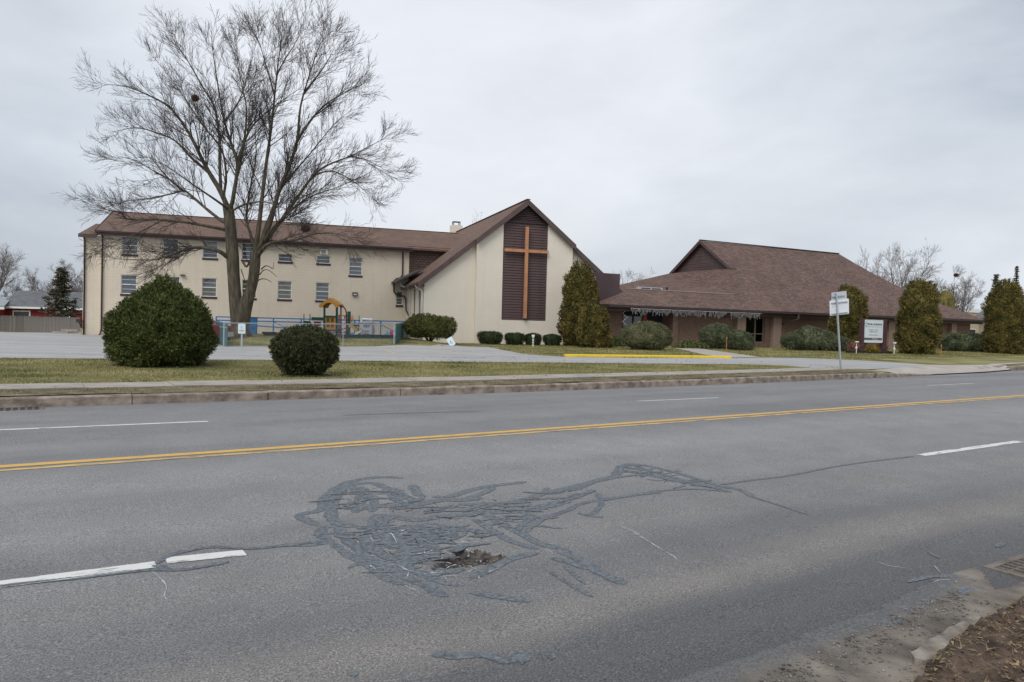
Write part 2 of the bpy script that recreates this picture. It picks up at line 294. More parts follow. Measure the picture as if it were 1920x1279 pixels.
# ------------------------------------------------------------------ the lie of the land
RD = R_(57.4); RS = np.array([math.sin(RD), math.cos(RD)]); RP = np.array([-math.cos(RD), math.sin(RD)])   # along / across the road
AZ = R_(71.9); AH = np.array([math.sin(AZ), math.cos(AZ)]); AN = np.array([-math.cos(AZ), math.sin(AZ)])     # church and long building
BZ = R_(62.8); BH = np.array([math.sin(BZ), math.cos(BZ)]); BN = np.array([-math.cos(BZ), math.sin(BZ)])     # brick building
P_LONG = (-27.7, 48.0); P_CHURCH = (-5.79, 48.5); P_BRICK = (20.67, 58.0)
def sm(x): x = np.clip(x, 0, 1); return x*x*(3-2*x)
def kerb_p(s): return np.interp(s, [-60, -6, -.5, 9, 18, 27, 34, 40, 60], [15.3, 15.0, 14.78, 14.32, 14.6, 15.2, 15.75, 16.8, 18.4])
def zroad(s, p): return .1*(1-np.minimum(((p-8.9)/6)**2, 1.3))+.002*np.clip(s, -80, 120)
def xy(s, p): return s*RS[0]+p*RP[0], s*RS[1]+p*RP[1]
def sp(x, y): return x*RS[0]+y*RS[1], x*RP[0]+y*RP[1]
def zland(x, y):
    x = np.asarray(x, float); y = np.asarray(y, float); s, p = sp(x, y); ds = np.clip(s, -80, 120)
    z = .175+.002*ds*np.clip(1.35-(p-15)/50, .6, 1)+.02*sm((p-17.4)/20)
    z = z-.2*sm((y-46)/12)*sm((-24-x)/4)
    z = z-.175*sm((s-26)/.5)*sm((38.4-s)/.7)*(1-sm((p-kerb_p(s))/1.5))
    lx = (x-P_LONG[0])*AH[0]+(y-P_LONG[1])*AH[1]; ly = (x-P_LONG[0])*AN[0]+(y-P_LONG[1])*AN[1]
    b = .30*sm((ly+16.2)/5)*sm((lx-8.9)/1.6)*sm((22.3-lx)/3)
    return z+b
def ground(u, v):
    """the point of the property ground seen along a sight line of the survey photo"""
    d = _F*CF+_RI*(u-960)-_UI*(v-639.5); lo, hi = 5.0, 400.0
    for _ in range(50):
        t = (lo+hi)/2; P = np.array([0, 0, CH])+d*t/d[1]
        if P[2] > float(zland(P[0], P[1])): lo = t
        else: hi = t
    return float(P[0]), float(P[1])
def roadpt(u, v):
    d = _F*CF+_RI*(u-960)-_UI*(v-639.5); lo, hi = 1.0, 200.0
    for _ in range(50):
        t = (lo+hi)/2; P = np.array([0, 0, CH])+d*t/d[1]; s, p = sp(P[0], P[1])
        if P[2] > float(zroad(s, p)): lo = t
        else: hi = t
    return float(s), float(p)
def at(u, v, Y):
    d = _F*CF+_RI*(u-960)-_UI*(v-639.5); P = np.array([0, 0, CH])+d*(Y/d[1]); return Vector(P)
def spot(u, Y):
    P = at(u, 620, Y); return (P.x, P.y, float(zland(P.x, P.y)))

# ------------------------------------------------------------------ ground sheets
def grid_sheet(name, xs, ys, f, m, kind='structure'):
    X, Y = np.meshgrid(xs, ys); n, k = X.shape; V = f(X.ravel(), Y.ravel())
    i = np.arange(n*k).reshape(n, k); F = np.stack([i[:-1, :-1], i[:-1, 1:], i[1:, 1:], i[1:, :-1]], -1).reshape(-1, 4)
    return tag(raw_mesh(name, V, F, m, smooth=True), kind=kind)
def span(*segs):
    out = []
    for a, b, d in segs: out.append(np.arange(a, b, d))
    return np.concatenate(out+[[segs[-1][1]]])
# property ground: from the kerb back to the horizon, in road coordinates (s along, q behind the kerb)
def f_prop(s, q):
    p = kerb_p(s)+.16+q; x, y = xy(s, p); z = zland(x, y); z = z-.02*np.clip(1-q/.05, 0, 1); return np.stack([x, y, z], -1)
grid_sheet('lawn', span((-900, -60, 60), (-60, 90, 1.0), (90, 1000, 65)), span((0, 60, .9), (60, 160, 5), (160, 1200, 80)), f_prop, M_grass)
# road with the pothole worn into it
PH = roadpt(882, 1045)
road_root_x = None
def f_road(s, p):
    x, y = xy(s, p); z = zroad(s, p)
    ds = (s-PH[0]); dp = (p-PH[1])
    ang = np.arctan2(dp, ds); rr = np.sqrt((ds/.245)**2+(dp/.155)**2)*(1+.16*np.sin(3*ang+1)+.1*np.sin(7*ang))
    z = z-.06*sm((1.2-rr)/.6)
    return np.stack([s, p, z], -1)
ss = span((-900, -60, 40), (-60, PH[0]-.5, 1.3), (PH[0]-.5, PH[0]+.5, .022), (PH[0]+.5, 60, 1.3), (60, 1000, 40))
pp = span((-.5, PH[1]-.4, .35), (PH[1]-.4, PH[1]+.4, .022), (PH[1]+.4, 16.9, .35))
def f_road2(s, p):
    kp = kerb_p(s); p2 = np.where(p > 6, 6+(p-6)*(kp+.7-6)/(16.9-6), p); return f_road(s, p2)
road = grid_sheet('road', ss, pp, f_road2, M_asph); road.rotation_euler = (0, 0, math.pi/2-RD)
ROADZ = math.pi/2-RD
_rc = [0]
def ribbon_verts(pts, w, jit, seed, lift):
    """road coordinates (s, p) polyline -> smoothed strip"""
    rnd = random.Random(seed); P = [Vector((a, b)) for a, b in pts]
    dense = []
    for i in range(len(P)-1):
        p0 = P[max(i-1, 0)]; p1 = P[i]; p2 = P[i+1]; p3 = P[min(i+2, len(P)-1)]; k = max(2, min(14, int((p2-p1).length/.035)))
        for j in range(k):
            t = j/k; dense.append(.5*((2*p1)+(p2-p0)*t+(2*p0-5*p1+4*p2-p3)*t*t+(3*p1-p0-3*p2+p3)*t**3))
    dense.append(P[-1]); vs = []; n = len(dense); ph = rnd.random()*9
    ws = w if hasattr(w, '__len__') else [w, w]
    for i, q in enumerate(dense):
        d = (dense[min(i+1, n-1)]-dense[max(i-1, 0)])
        d = d.normalized() if d.length > 1e-6 else Vector((1, 0)); nn = Vector((-d.y, d.x)); t = i/(n-1)
        ww = (ws[0]*(1-t)+ws[1]*t)*(1+jit*math.sin(i*.9+ph)*.6+jit*(rnd.random()-.5))*min(1, .35+min(i, n-1-i)*.33)
        for sgn in (-.5, .5):
            q2 = q+nn*ww*sgn*(1+jit*.5*(rnd.random()-.5)); q2 += Vector((rnd.gauss(0, .03), rnd.gauss(0, .03)))*min(ww, .12)*jit*3; vs.append((q2.x, q2.y, float(zroad(q2.x, q2.y))+lift))
    return vs, [(2*i, 2*i+1, 2*i+3, 2*i+2) for i in range(n-1)]
def ribbon(name, pts, w, m, jit=.12, lift=None):
    _rc[0] += 1
    vs, fs = ribbon_verts(pts, w, jit, _rc[0], .0022+.00003*(_rc[0] % 120) if lift is None else lift)
    o = MB().add(vs, fs).build(name, m, road); at_ = o.data.attributes.new('across', 'FLOAT', 'POINT'); at_.data.foreach_set('value', [(-1.0, 1.0)[i % 2] for i in range(len(vs))]); return o
def f_pot(a, b):
    q = f_road(a+PH[0], b+PH[1]); ang = np.arctan2(b, a); rr = np.sqrt((a/.245)**2+(b/.155)**2)*(1+.16*np.sin(3*ang+1)+.1*np.sin(7*ang))
    q[:, 2] += .006+.0025*np.sin(a*91+2*np.sin(b*60))*np.sin(b*83); return q, rr
M_pot = mat('pothole_dirt', (.034, .030, .027), .95, .5, 22, col2=(.085, .074, .065), bump=.012, bscale=60)
ga = np.arange(-.30, .301, .012); gb = np.arange(-.20, .201, .012); GA, GB = np.meshgrid(ga, gb); Vp, rrp = f_pot(GA.ravel(), GB.ravel()); n_, k_ = GA.shape; rp_ = np.random.default_rng(2)
ip = np.arange(n_*k_).reshape(n_, k_); Fp = np.stack([ip[:-1, :-1], ip[:-1, 1:], ip[1:, 1:], ip[1:, :-1]], -1).reshape(-1, 4)
Fp = Fp[(rrp[Fp].max(1)+rp_.normal(0, .035, len(Fp))) < 1.0]; raw_mesh('pothole_bed', Vp, Fp, M_pot, road, smooth=True)
# painted lines
def line_sp(s0, s1, p0, p1, w, m, name, step=1.5):
    n = max(2, int(abs(s1-s0)/step)); pts = [(s0+(s1-s0)*i/n, p0+(p1-p0)*i/n) for i in range(n+1)]; vs = []
    for (a, b) in pts:
        for q in (-w/2, w/2): vs.append((a, b+q, float(zroad(a, b+q))+.004))
    return MB().add(vs, [(2*i, 2*i+1, 2*i+3, 2*i+2) for i in range(n)]).build(name, m, road)
def pix_line(pixs, w, m, name):
    pts = [roadpt(*q) for q in pixs]; return pts
mat_y2 = worn_paint('worn_yellow_line', (.60, .40, .13), .44, under=(.20, .175, .14))
yl = [roadpt(u, v) for u, v in [(0, 879), (480, 846), (960, 811.5), (1440, 777), (1920, 743)]]
ypoly = [(yl[0][0]-60, yl[0][1])]+yl+[(yl[-1][0]+90, yl[-1][1]+.6)]
for off, hw_, ml in ((-.105, .045, mat_y2), (.105, .07, M_ywl)):
    vs = []; k = 0
    for i in range(len(ypoly)-1):
        a, b = ypoly[i], ypoly[i+1]; n = max(2, int(abs(b[0]-a[0])/1.2))
        for j in range(n+(i == len(ypoly)-2)):
            t = j/n; s_ = a[0]+(b[0]-a[0])*t; p_ = a[1]+(b[1]-a[1])*t+off
            for q in (-hw_, hw_): vs.append((s_, p_+q, float(zroad(s_, p_+q))+.004))
    MB().add(vs, [(2*i, 2*i+1, 2*i+3, 2*i+2) for i in range(len(vs)//2-1)]).build('centre_line', ml, road)
def dash(a, b, m, w=.11, ext0=0, ext1=0):
    A = roadpt(*a); B = roadpt(*b); line_sp(A[0]-ext0, B[0]+ext1, A[1], B[1], w, m, 'lane_dash', .5)
dash((0, 1091), (292, 1059), M_wl, .12, 1.3, 0); dash((311, 1052), (459, 1037), M_wl, .12)
dash((1727, 854), (1912, 828), M_wl, .12)
dash((0, 805.5), (390, 790.5), M_wl, .11, 1.0, 0); dash((1197, 752.5), (1347, 746), M_wl2, .10); dash((1738, 723), (1826, 719), M_wl2, .10)

# crack sealer network (traced on the road surface)
def C7(x, y): return (540+x/2.743, 840+y/2.743)
def C8(x, y): return (860+x/2.743, 850+y/2.743)
CR = [
 (C7, 24, [(590,155),(500,150),(400,158),(300,180),(240,215),(190,260),(165,320),(60,345),(100,375),(160,400)]),
 (C7, 26, [(-60,505),(0,500),(80,500),(160,490),(225,490)]),
 (C7, 26, [(230,492),(178,452),(170,420),(210,402),(258,412)]),
 (C7, 26, [(225,490),(270,520),(330,565),(410,600),(480,655),(560,690),(600,705)]),
 (C7, 32, [(258,410),(300,470),(360,520),(420,570),(540,630),(640,680),(720,710),(770,745),(825,765)]),
 (C7, 28, [(540,580),(640,630),(700,655),(780,685),(880,710)]),
 (C7, 28, [(440,178),(320,192),(260,230),(230,290),(225,360),(280,395),(360,405)]),
 (C7, 22, [(320,195),(380,260),(345,335)]), (C7, 22, [(370,200),(440,260),(430,330)]),
 (C7, 26, [(440,180),(510,210),(560,270),(620,290)]), (C7, 24, [(540,205),(600,250),(700,285)]), (C7, 24, [(640,190),(670,240),(710,250)]),
 (C7, 30, [(280,300),(420,300),(560,300),(680,290),(780,270),(900,268),(1000,258)]),
 (C7, 28, [(440,345),(560,358),(680,372),(800,350),(900,345),(1020,330),(1150,330),(1300,310),(1450,270)]),
 (C7, 28, [(445,350),(430,420),(380,445)]), (C7, 22, [(740,252),(830,250),(930,220),(1050,195),(1225,175)]),
 (C7, 20, [(900,270),(1000,235),(1060,203)]),
 (C7, 22, [(880,290),(1050,292),(1200,270),(1350,225),(1480,210),(1580,170),(1680,145),(1720,95),(1800,90)]),
 (C7, 28, [(1000,330),(1100,390),(1180,430),(1290,490),(1400,520),(1440,555)]), (C7, 24, [(960,365),(1060,430),(1160,485),(1290,520)]),
 (C7, 34, [(1440,555),(1510,580),(1560,612),(1640,660),(1740,700)]), (C7, 26, [(1350,568),(1450,590),(1545,625)]),
 (C7, 15, [(1330,625),(1400,670),(1480,720),(1570,768)]), (C7, 13, [(1420,600),(1480,660),(1530,700)]),
 (C7, 28, [(1290,540),(1150,570),(1050,620),(940,670)]), (C7, 30, [(935,745),(1020,755),(1120,772),(1245,788)]),
 (C7, 32, [(745,1075),(790,1062),(870,1075),(980,1065),(1050,1075),(1110,1095),(1180,1095)]), (C7, 62, [(1150,1080),(1200,1078),(1250,1085)]),
 (C7, 40, [(1325,1070),(1350,1068),(1378,1070)]), (C7, 36, [(310,1165),(335,1160),(362,1158)]),
 (C7, 16, [(1170,430),(1240,370),(1350,350),(1440,320),(1500,290),(1600,268),(1750,248),(1920,228)]),
 (C7, 16, [(1170,400),(1290,402),(1410,415)]), (C7, 15, [(1490,335),(1560,350),(1625,357)]), (C7, 14, [(1590,230),(1610,290),(1560,345)]),
 (C8, 18, [(800,115),(850,62),(950,62),(1100,95),(1250,140),(1350,170),(1450,190),(1520,228)]), (C8, 11, [(1500,222),(1640,265),(1800,316)]),
 (C8, 16, [(790,128),(950,112),(1100,140),(1300,175),(1400,200)]), (C8, 12, [(860,78),(960,88),(1100,122)]), (C8, 12, [(870,90),(1000,110),(1150,150)]),
 (C8, 14, [(900,60),(1000,95),(1200,150),(1330,178)]),
 (C8, 12, [(740,245),(900,215),(1080,190),(1250,186),(1400,200)]), (C8, 9, [(1350,162),(1500,140),(1700,115),(1920,72),(2100,45),(2340,16)]),
 (C8, 20, [(430,210),(600,170),(700,145),(800,125)]), (C8, 18, [(330,290),(450,265),(560,240),(700,190)]),
 (C7, 30, [(600,420),(740,398),(800,440),(870,470)]), (C7, 34, [(570,430),(640,408),(700,430),(650,470),(720,500),(780,515)]),
 (C7, 40, [(470,430),(540,470),(620,500)]), (C7, 52, [(555,530),(620,560),(600,612)]), (C7, 44, [(640,560),(690,580)]), (C7, 28, [(800,650),(850,635),(905,622)]),
 (C7, 34, [(400,470),(470,540),(560,580)]), (C7, 30, [(700,430),(760,470),(830,490)]), (C7, 26, [(740,390),(830,420),(940,425),(1040,440)]),
 (C7, 24, [(1050,290),(1130,300),(1250,290)]), (C7, 20, [(1200,440),(1260,400),(1330,345)]), (C7, 34, [(640,640),(760,650),(790,620)]),
 (C7, 38, [(390,450),(430,520),(500,545)]), (C7, 40, [(480,480),(560,500),(640,530),(700,545)]), (C7, 28, [(560,345),(480,385),(520,430)]),
]
FULL = [
 (7, [(-160,1122),(0,1100),(150,1084),(250,1072),(300,1069),(350,1068),(430,1054)]), (6, [(294,1058),(320,1041),(360,1032),(400,1026),(460,1029),(520,1025),(610,1014)]),
 (9, [(285,1062),(305,1063),(318,1068)]),
 (12, [(1587,1183),(1620,1180),(1655,1170),(1690,1156),(1712,1142),(1735,1130),(1757,1121)]), (6, [(1702,1092),(1745,1082),(1812,1081)]),
 (14, [(1762,1096),(1780,1108),(1797,1112),(1815,1106),(1848,1100)]), (6, [(1818,1086),(1835,1092),(1848,1096)]),
 (5, [(1740,1035),(1762,1048)]), (6, [(1868,1026),(1882,1018)]),
 (2.0, [(640,779),(760,775),(900,771.5)]),
]
def pxw(u, v):   # metres of road per photo pixel, measured across the line of sight
    s_, p_ = roadpt(u, v); return s_*RS[1]+p_*RP[1]
def sealer(pix, wpx, m=M_seal, name='crack_seal', jit=.14):
    pts = [roadpt(*q) for q in pix]; u, v = pix[len(pix)//2]; Yd = pxw(u, v)
    ribbon(name, pts, wpx*Yd/CF*(1.75 if m is M_seal else 1.3), m, jit)
for f, w, pl in CR: sealer([f(*q) for q in pl], w/2.743*1.55)
for w, pl in FULL: sealer(pl, w*1.5)
for pl in [[(285,1072),(300,1085),(312,1100),(308,1118),(315,1130)], [C7(*q) for q in ((300,620),(330,640),(352,655))], [C7(*q) for q in ((600,710),(640,728),(680,745))],
           [C7(*q) for q in ((480,600),(492,618),(500,632))], [C7(*q) for q in ((800,660),(810,672),(822,690))], [C7(*q) for q in ((525,430),(545,460),(560,492))],
           [C8(*q) for q in ((840,375),(920,415),(1000,470),(1060,505),(1110,535),(1125,555))], [C7(*q) for q in ((700,545),(740,530),(800,515),(850,520))],
           [C7(*q) for q in ((860,490),(940,488),(1010,480),(1090,478))], [C7(*q) for q in ((420,455),(440,480),(460,490))], [C7(*q) for q in ((1330,520),(1350,535),(1365,550))],
           [(1640,1052),(1668,1062),(1700,1066)], [(1752,1062),(1768,1078),(1782,1080)], [(1748,1094),(1765,1088),(1790,1090),(1802,1098)], [C7(*q) for q in ((560,600),(600,625),(640,640),(700,650))],
           [C7(*q) for q in ((610,540),(660,560),(700,575))], [C7(*q) for q in ((1700,400),(1760,430),(1830,470),(1890,505))]]:
    sealer(pl, 1.3, M_efflo, 'salt_stained_crack', .9)

rk = random.Random(31)
def wander(s_, p_, a, n, st): 
    out = [(s_, p_)]
    for _ in range(n):
        a += rk.gauss(0, .28); s_ += st*math.cos(a); p_ += st*math.sin(a)*.8; out.append((s_, p_))
    return out
M_open = mat('open_crack', (.03, .03, .03), .9)
zone = [(C7(*q)) for q in ((250, 260), (420, 240), (560, 300), (760, 330), (950, 320), (1100, 300), (1300, 250), (470, 480), (560, 560), (640, 590), (680, 500), (760, 460), (900, 440), (1050, 390), (1150, 350), (400, 420), (340, 300), (1450, 240), (620, 450), (720, 420), (820, 540), (1000, 310))]+[C8(*q) for q in ((880, 90), (960, 110), (1050, 120), (1150, 150))]
for i in range(125):
    u, v = zone[i % len(zone)]; s_, p_ = roadpt(u+rk.uniform(-22, 22), v+rk.uniform(-9, 9)); a = rk.choice((0, 0, .5, -.6, 2.6, 3.1))+rk.gauss(0, .35); dd = math.hypot(s_, p_)
    ribbon('crack_seal', wander(s_, p_, a, rk.randint(3, 6), .055+.015*rk.random()), [rk.uniform(.045, .075), rk.uniform(.025, .05)], M_seal, .3)
for i in range(90):
    u, v = zone[rk.randrange(len(zone))]; s_, p_ = roadpt(u+rk.uniform(-40, 40), v+rk.uniform(-14, 14))
    ribbon('open_crack', wander(s_, p_, rk.choice((0, .5, -.5, 1.6))+rk.gauss(0, .4), rk.randint(3, 7), .03), [rk.uniform(.005, .011), .003], M_open, .9)
for i in range(26):
    u, v = C7(rk.uniform(420, 1050), rk.uniform(430, 660)); s_, p_ = roadpt(u, v); ribbon('salt_stained_crack', wander(s_, p_, rk.uniform(0, 6.3), rk.randint(3, 6), .022), [.010, .003], M_efflo, 1.2)
# rubble in the pothole, gravel along the near edge
def stones(name, pts, smin, smax, m, seed, parent=None):
    rg = np.random.default_rng(seed); base = np.array([(1, 0, 0), (-1, 0, 0), (0, 1, 0), (0, -1, 0), (0, 0, 1), (0, 0, -1)], float)
    fc = np.array([(0, 2, 4), (2, 1, 4), (1, 3, 4), (3, 0, 4), (2, 0, 5), (1, 2, 5), (3, 1, 5), (0, 3, 5)]); V = []; F = []
    for i, p in enumerate(pts):
        s_ = smin+(smax-smin)*rg.random()**2.5; a = rg.random()*6.3; ca, sa = math.cos(a), math.sin(a)
        b = base*(1+.35*(rg.random((6, 3))-.5))*s_*np.array([1.2, .9, .6]); b = b@np.array([[ca, sa, 0], [-sa, ca, 0], [0, 0, 1]]); V.append(b+np.array(p)+[0, 0, s_*.3]); F.append(fc+6*i)
    return tag(raw_mesh(name, np.concatenate(V), np.concatenate(F), m, parent), kind='stuff')
rg = np.random.default_rng(5); pts = []
while len(pts) < 210:
    a, b = rg.normal(0, .12), rg.normal(0, .07)
    if (a/.245)**2+(b/.155)**2 < 1.1:
        q = f_road(np.array([PH[0]+a]), np.array([PH[1]+b]))[0]; q[2] += .006; pts.append(q)
stones('pothole_rubble', pts, .003, .015, mat('rubble_stone', (.06, .055, .05), .9, .5, 9, col2=(.19, .18, .17), island=.6), 3, road)
near_edge = [roadpt(u, v) for u, v in [(1380, 1330), (1480, 1262), (1600, 1210), (1700, 1160), (1790, 1118), (1850, 1090), (1960, 1040)]]
pts = []
while len(pts) < 1500:
    k = rg.integers(0, len(near_edge)-1); t = rg.random(); a, b = near_edge[k], near_edge[k+1]
    s_ = a[0]+(b[0]-a[0])*t+rg.normal(0, .04); p_ = a[1]+(b[1]-a[1])*t-abs(rg.normal(0, .16))+.06
    x_, y_ = xy(s_, p_)
    if s_ > 4.9: continue
    pts.append((x_, y_, float(zroad(s_, p_))+.005))
stones('edge_gravel', pts, .002, .011, M_gravel, 8)
# sandy worn strip and soil verge on the near side
def near_sheet(name, poly, m, z0, amp, seed, step=.05, cover=0):
    P = [roadpt(*q) for q in poly]; s0 = min(q[0] for q in P); s1 = max(q[0] for q in P); p0 = min(q[1] for q in P); p1 = max(q[1] for q in P)
    S = np.arange(s0, s1, step); Q = np.arange(p0, p1, step)
    def inside(a, b):
        c = False; j = len(P)-1
        for i in range(len(P)):
            if ((P[i][1] > b) != (P[j][1] > b)) and (a < (P[j][0]-P[i][0])*(b-P[i][1])/(P[j][1]-P[i][1]+1e-9)+P[i][0]): c = not c
            j = i
        return c
    idx = {}; vs = []; fs = []; r = random.Random(seed)
    def vid(i, j):
        if (i, j) not in idx:
            a, b = S[i], Q[j]; edge = not all(inside(a+da, b+db) for da, db in ((step*1.3, 0), (-step*1.3, 0), (0, step*1.3), (0, -step*1.3)))
            x_, y_ = xy(a, b); idx[(i, j)] = len(vs); vs.append((x_+(r.random()-.5)*step*.6, y_+(r.random()-.5)*step*.6, float(zroad(a, b))+(.002 if edge else z0+amp*r.random())))
        return idx[(i, j)]
    for i in range(len(S)-1):
        for j in range(len(Q)-1):
            if inside(S[i]+step/2, Q[j]+step/2): fs.append((vid(i, j), vid(i+1, j), vid(i+1, j+1), vid(i, j+1)))
    o = tag(MB().add(vs, fs).build(name, m, smooth=True), kind='structure')
    if cover:
        A_ = np.array(P); dist = []
        for x_, y_, z_ in vs:
            q = np.array(sp(x_, y_)); dm = 9
            for i in range(len(A_)-8):
                a, b = A_[i], A_[i+1]; t = np.clip(((q-a)@(b-a))/((b-a)@(b-a)), 0, 1); dm = min(dm, np.linalg.norm(q-a-(b-a)*t))
            dist.append(min(1, dm/cover))
        at_ = o.data.attributes.new('cover', 'FLOAT', 'POINT'); at_.data.foreach_set('value', dist)
    return o
near_sheet('sandy_edge', [(1130, 1330), (1300, 1262), (1500, 1195), (1650, 1140), (1760, 1085), (1830, 1060), (1870, 1110), (1960, 1075), (2000, 1120), (1880, 1260), (1860, 1420), (1240, 1420)], M_sandmix, .0025, .004, 1, .03, cover=.28)
near_sheet('dirt_verge', [(1660, 1330), (1722, 1262), (1755, 1230), (1800, 1185), (1856, 1152), (1890, 1132), (1960, 1098), (2150, 1020), (2300, 1100), (2300, 1500), (1640, 1500)], M_soil, .035, .05, 2, .04)
# litter on the verge
V = []; F = []; k = 0; rg = np.random.default_rng(9)
pa = [roadpt(*q) for q in ((1700, 1290), (1800, 1200), (1900, 1140), (2000, 1090))]
for i in range(5200):
    a = rg.uniform(pa[0][0]-.2, pa[3][0]+.4); pmax = np.interp(a, [q[0] for q in pa], [q[1] for q in pa]); p_ = pmax-rg.random()**1.2*1.1-.02
    x_, y_ = xy(a, p_); z_ = float(zroad(a, p_))+.06+rg.random()*.03; an = rg.random()*6.3; l = rg.uniform(.012, .05); w = .002+.006*(rg.random() < .3)
    d = np.array([math.cos(an), math.sin(an), rg.normal(0, .35)])*l; n_ = np.array([-math.sin(an), math.cos(an), 0])*w
    V += [np.array([x_, y_, z_])-n_, np.array([x_, y_, z_])+n_, np.array([x_, y_, z_])+d]; F.append((k, k+1, k+2)); k += 3
tag(raw_mesh('dead_grass', V, F, M_straw), kind='stuff')
pts = []
for i in range(420):
    a = rg.uniform(pa[0][0]-.2, pa[3][0]+.4); pmax = np.interp(a, [q[0] for q in pa], [q[1] for q in pa]); p_ = pmax-rg.random()*1.0-.05
    x_, y_ = xy(a, p_); pts.append((x_, y_, float(zroad(a, p_))+.06))
stones('verge_debris', pts, .005, .022, M_litter, 21)
# broken concrete gutter strip at the edge of the soil
gs = [roadpt(*q) for q in ((1722, 1250), (1752, 1222), (1800, 1190), (1852, 1160))]
bm_ = MB(); vs, fs = ribbon_verts(gs, [.10, .04], .18, 77, .04); n0 = len(vs)
vs2 = vs+[(x_, y_, z_-.06) for x_, y_, z_ in vs]; nn = n0//2
fs2 = fs+[(2*i, 2*i+2, 2*i+2+n0, 2*i+n0) for i in range(nn-1)]+[(2*i+1, 2*i+1+n0, 2*i+3+n0, 2*i+3) for i in range(nn-1)]+[(0, n0, n0+1, 1), (n0-2, n0-1, 2*n0-1, 2*n0-2)]
bk = MB().add(vs2, fs2).build('broken_kerb', mat('dirty_concrete', (.15, .128, .108), .95, .4, 9, col2=(.215, .19, .165), bump=.008, bscale=30), rot=(0, 0, ROADZ)); tag(bk, kind='structure')
# storm drain grate at the near edge
g0 = roadpt(1972, 1071)
gx, gy = xy(*g0); dr = thing('storm_drain', (gx, gy, float(zroad(*g0))+.012), ROADZ, 'rusty cast iron storm drain grate sunk at the near road edge, lower right', 'drain grate')
M_iron = mat('cast_iron', (.10, .085, .07), .7, .4, 14, col2=(.16, .13, .105), metal=.2)
MB().box(-.36, .36, -.25, .25, -.12, -.10).build('pit', M_dark, dr)
fr = MB(); fr.box(-.38, .38, .22, .27, -.1, .004); fr.box(-.38, .38, -.27, -.22, -.1, .004); fr.box(-.38, -.33, -.22, .22, -.1, .004); fr.box(.33, .38, -.22, .22, -.1, .004); fr.build('frame', M_sand, dr)
for i in range(9): MB().box(-.012, .012, -.218, .218, -.05, .002).build('bar', M_iron, dr, loc=(-.30+.075*i, 0, 0))
for i in range(4): MB().box(-.328, .328, -.009, .009, -.06, -.002).build('cross_bar', M_iron, dr, loc=(0, -.135+.09*i, 0))
# second inlet at the left of the far kerb
g1 = roadpt(22, 768); gx, gy = xy(*g1)
dr2 = thing('storm_drain', (gx, gy, float(zroad(*g1))+.004), ROADZ, 'dark storm drain grate in the gutter of the far kerb, far left', 'drain grate')
MB().box(-.45, .45, -.22, .22, -.02, .004).build('frame', M_iron, dr2)
for i in range(8): MB().box(-.03, .03, -.17, .17, 0, .010).build('slot', M_black, dr2, loc=(-.34+.097*i, 0, 0))

# ------------------------------------------------------------------ far kerb, sidewalk, paving
kerb = bpy.data.objects.new('kerb', None); COL.objects.link(kerb); tag(kerb, kind='structure')
joints = [-24, -21.5, -18.8, -16.2, -13.6, -10.9, -8.2, -5.6, -2.9]+[roadpt(u, v)[0] for u, v in [(246, 757), (502, 750), (748, 742), (925, 737), (1095, 731), (1228, 727), (1340, 722), (1448, 718), (1545, 712), (1625, 708), (1717, 703)]]
rnd = random.Random(4)
for i in range(len(joints)-1):
    a, b = joints[i]+.008, joints[i+1]-.008; n = 5; vs = []
    hh = .165+rnd.uniform(-.012, .012)
    last = i == len(joints)-2
    for j in range(n):
        s_ = a+(b-a)*j/(n-1); p_ = float(kerb_p(s_))+rnd.uniform(-.008, .008); tz = hh*(1-(.75*j/(n-1) if last else 0)); zb = float(zroad(s_, p_))-.1
        for (dp, z_) in ((0, zb), (.0, zb+.1+tz-.02), (.02, zb+.1+tz), (.17, zb+.1+tz+.004), (.17, zb)):
            x_, y_ = xy(s_, p_+dp+rnd.uniform(-.004, .004)); vs.append((x_, y_, z_+rnd.uniform(-.003, .003)))
    fs = [(j*5+k, j*5+(k+1) % 5, (j+1)*5+(k+1) % 5, (j+1)*5+k) for j in range(n-1) for k in range(5)]+[(0, 1, 2, 3, 4), tuple(range(5*n-1, 5*n-6, -1))]
    MB().add(vs, fs).build('kerb_stone', M_granite, kerb)
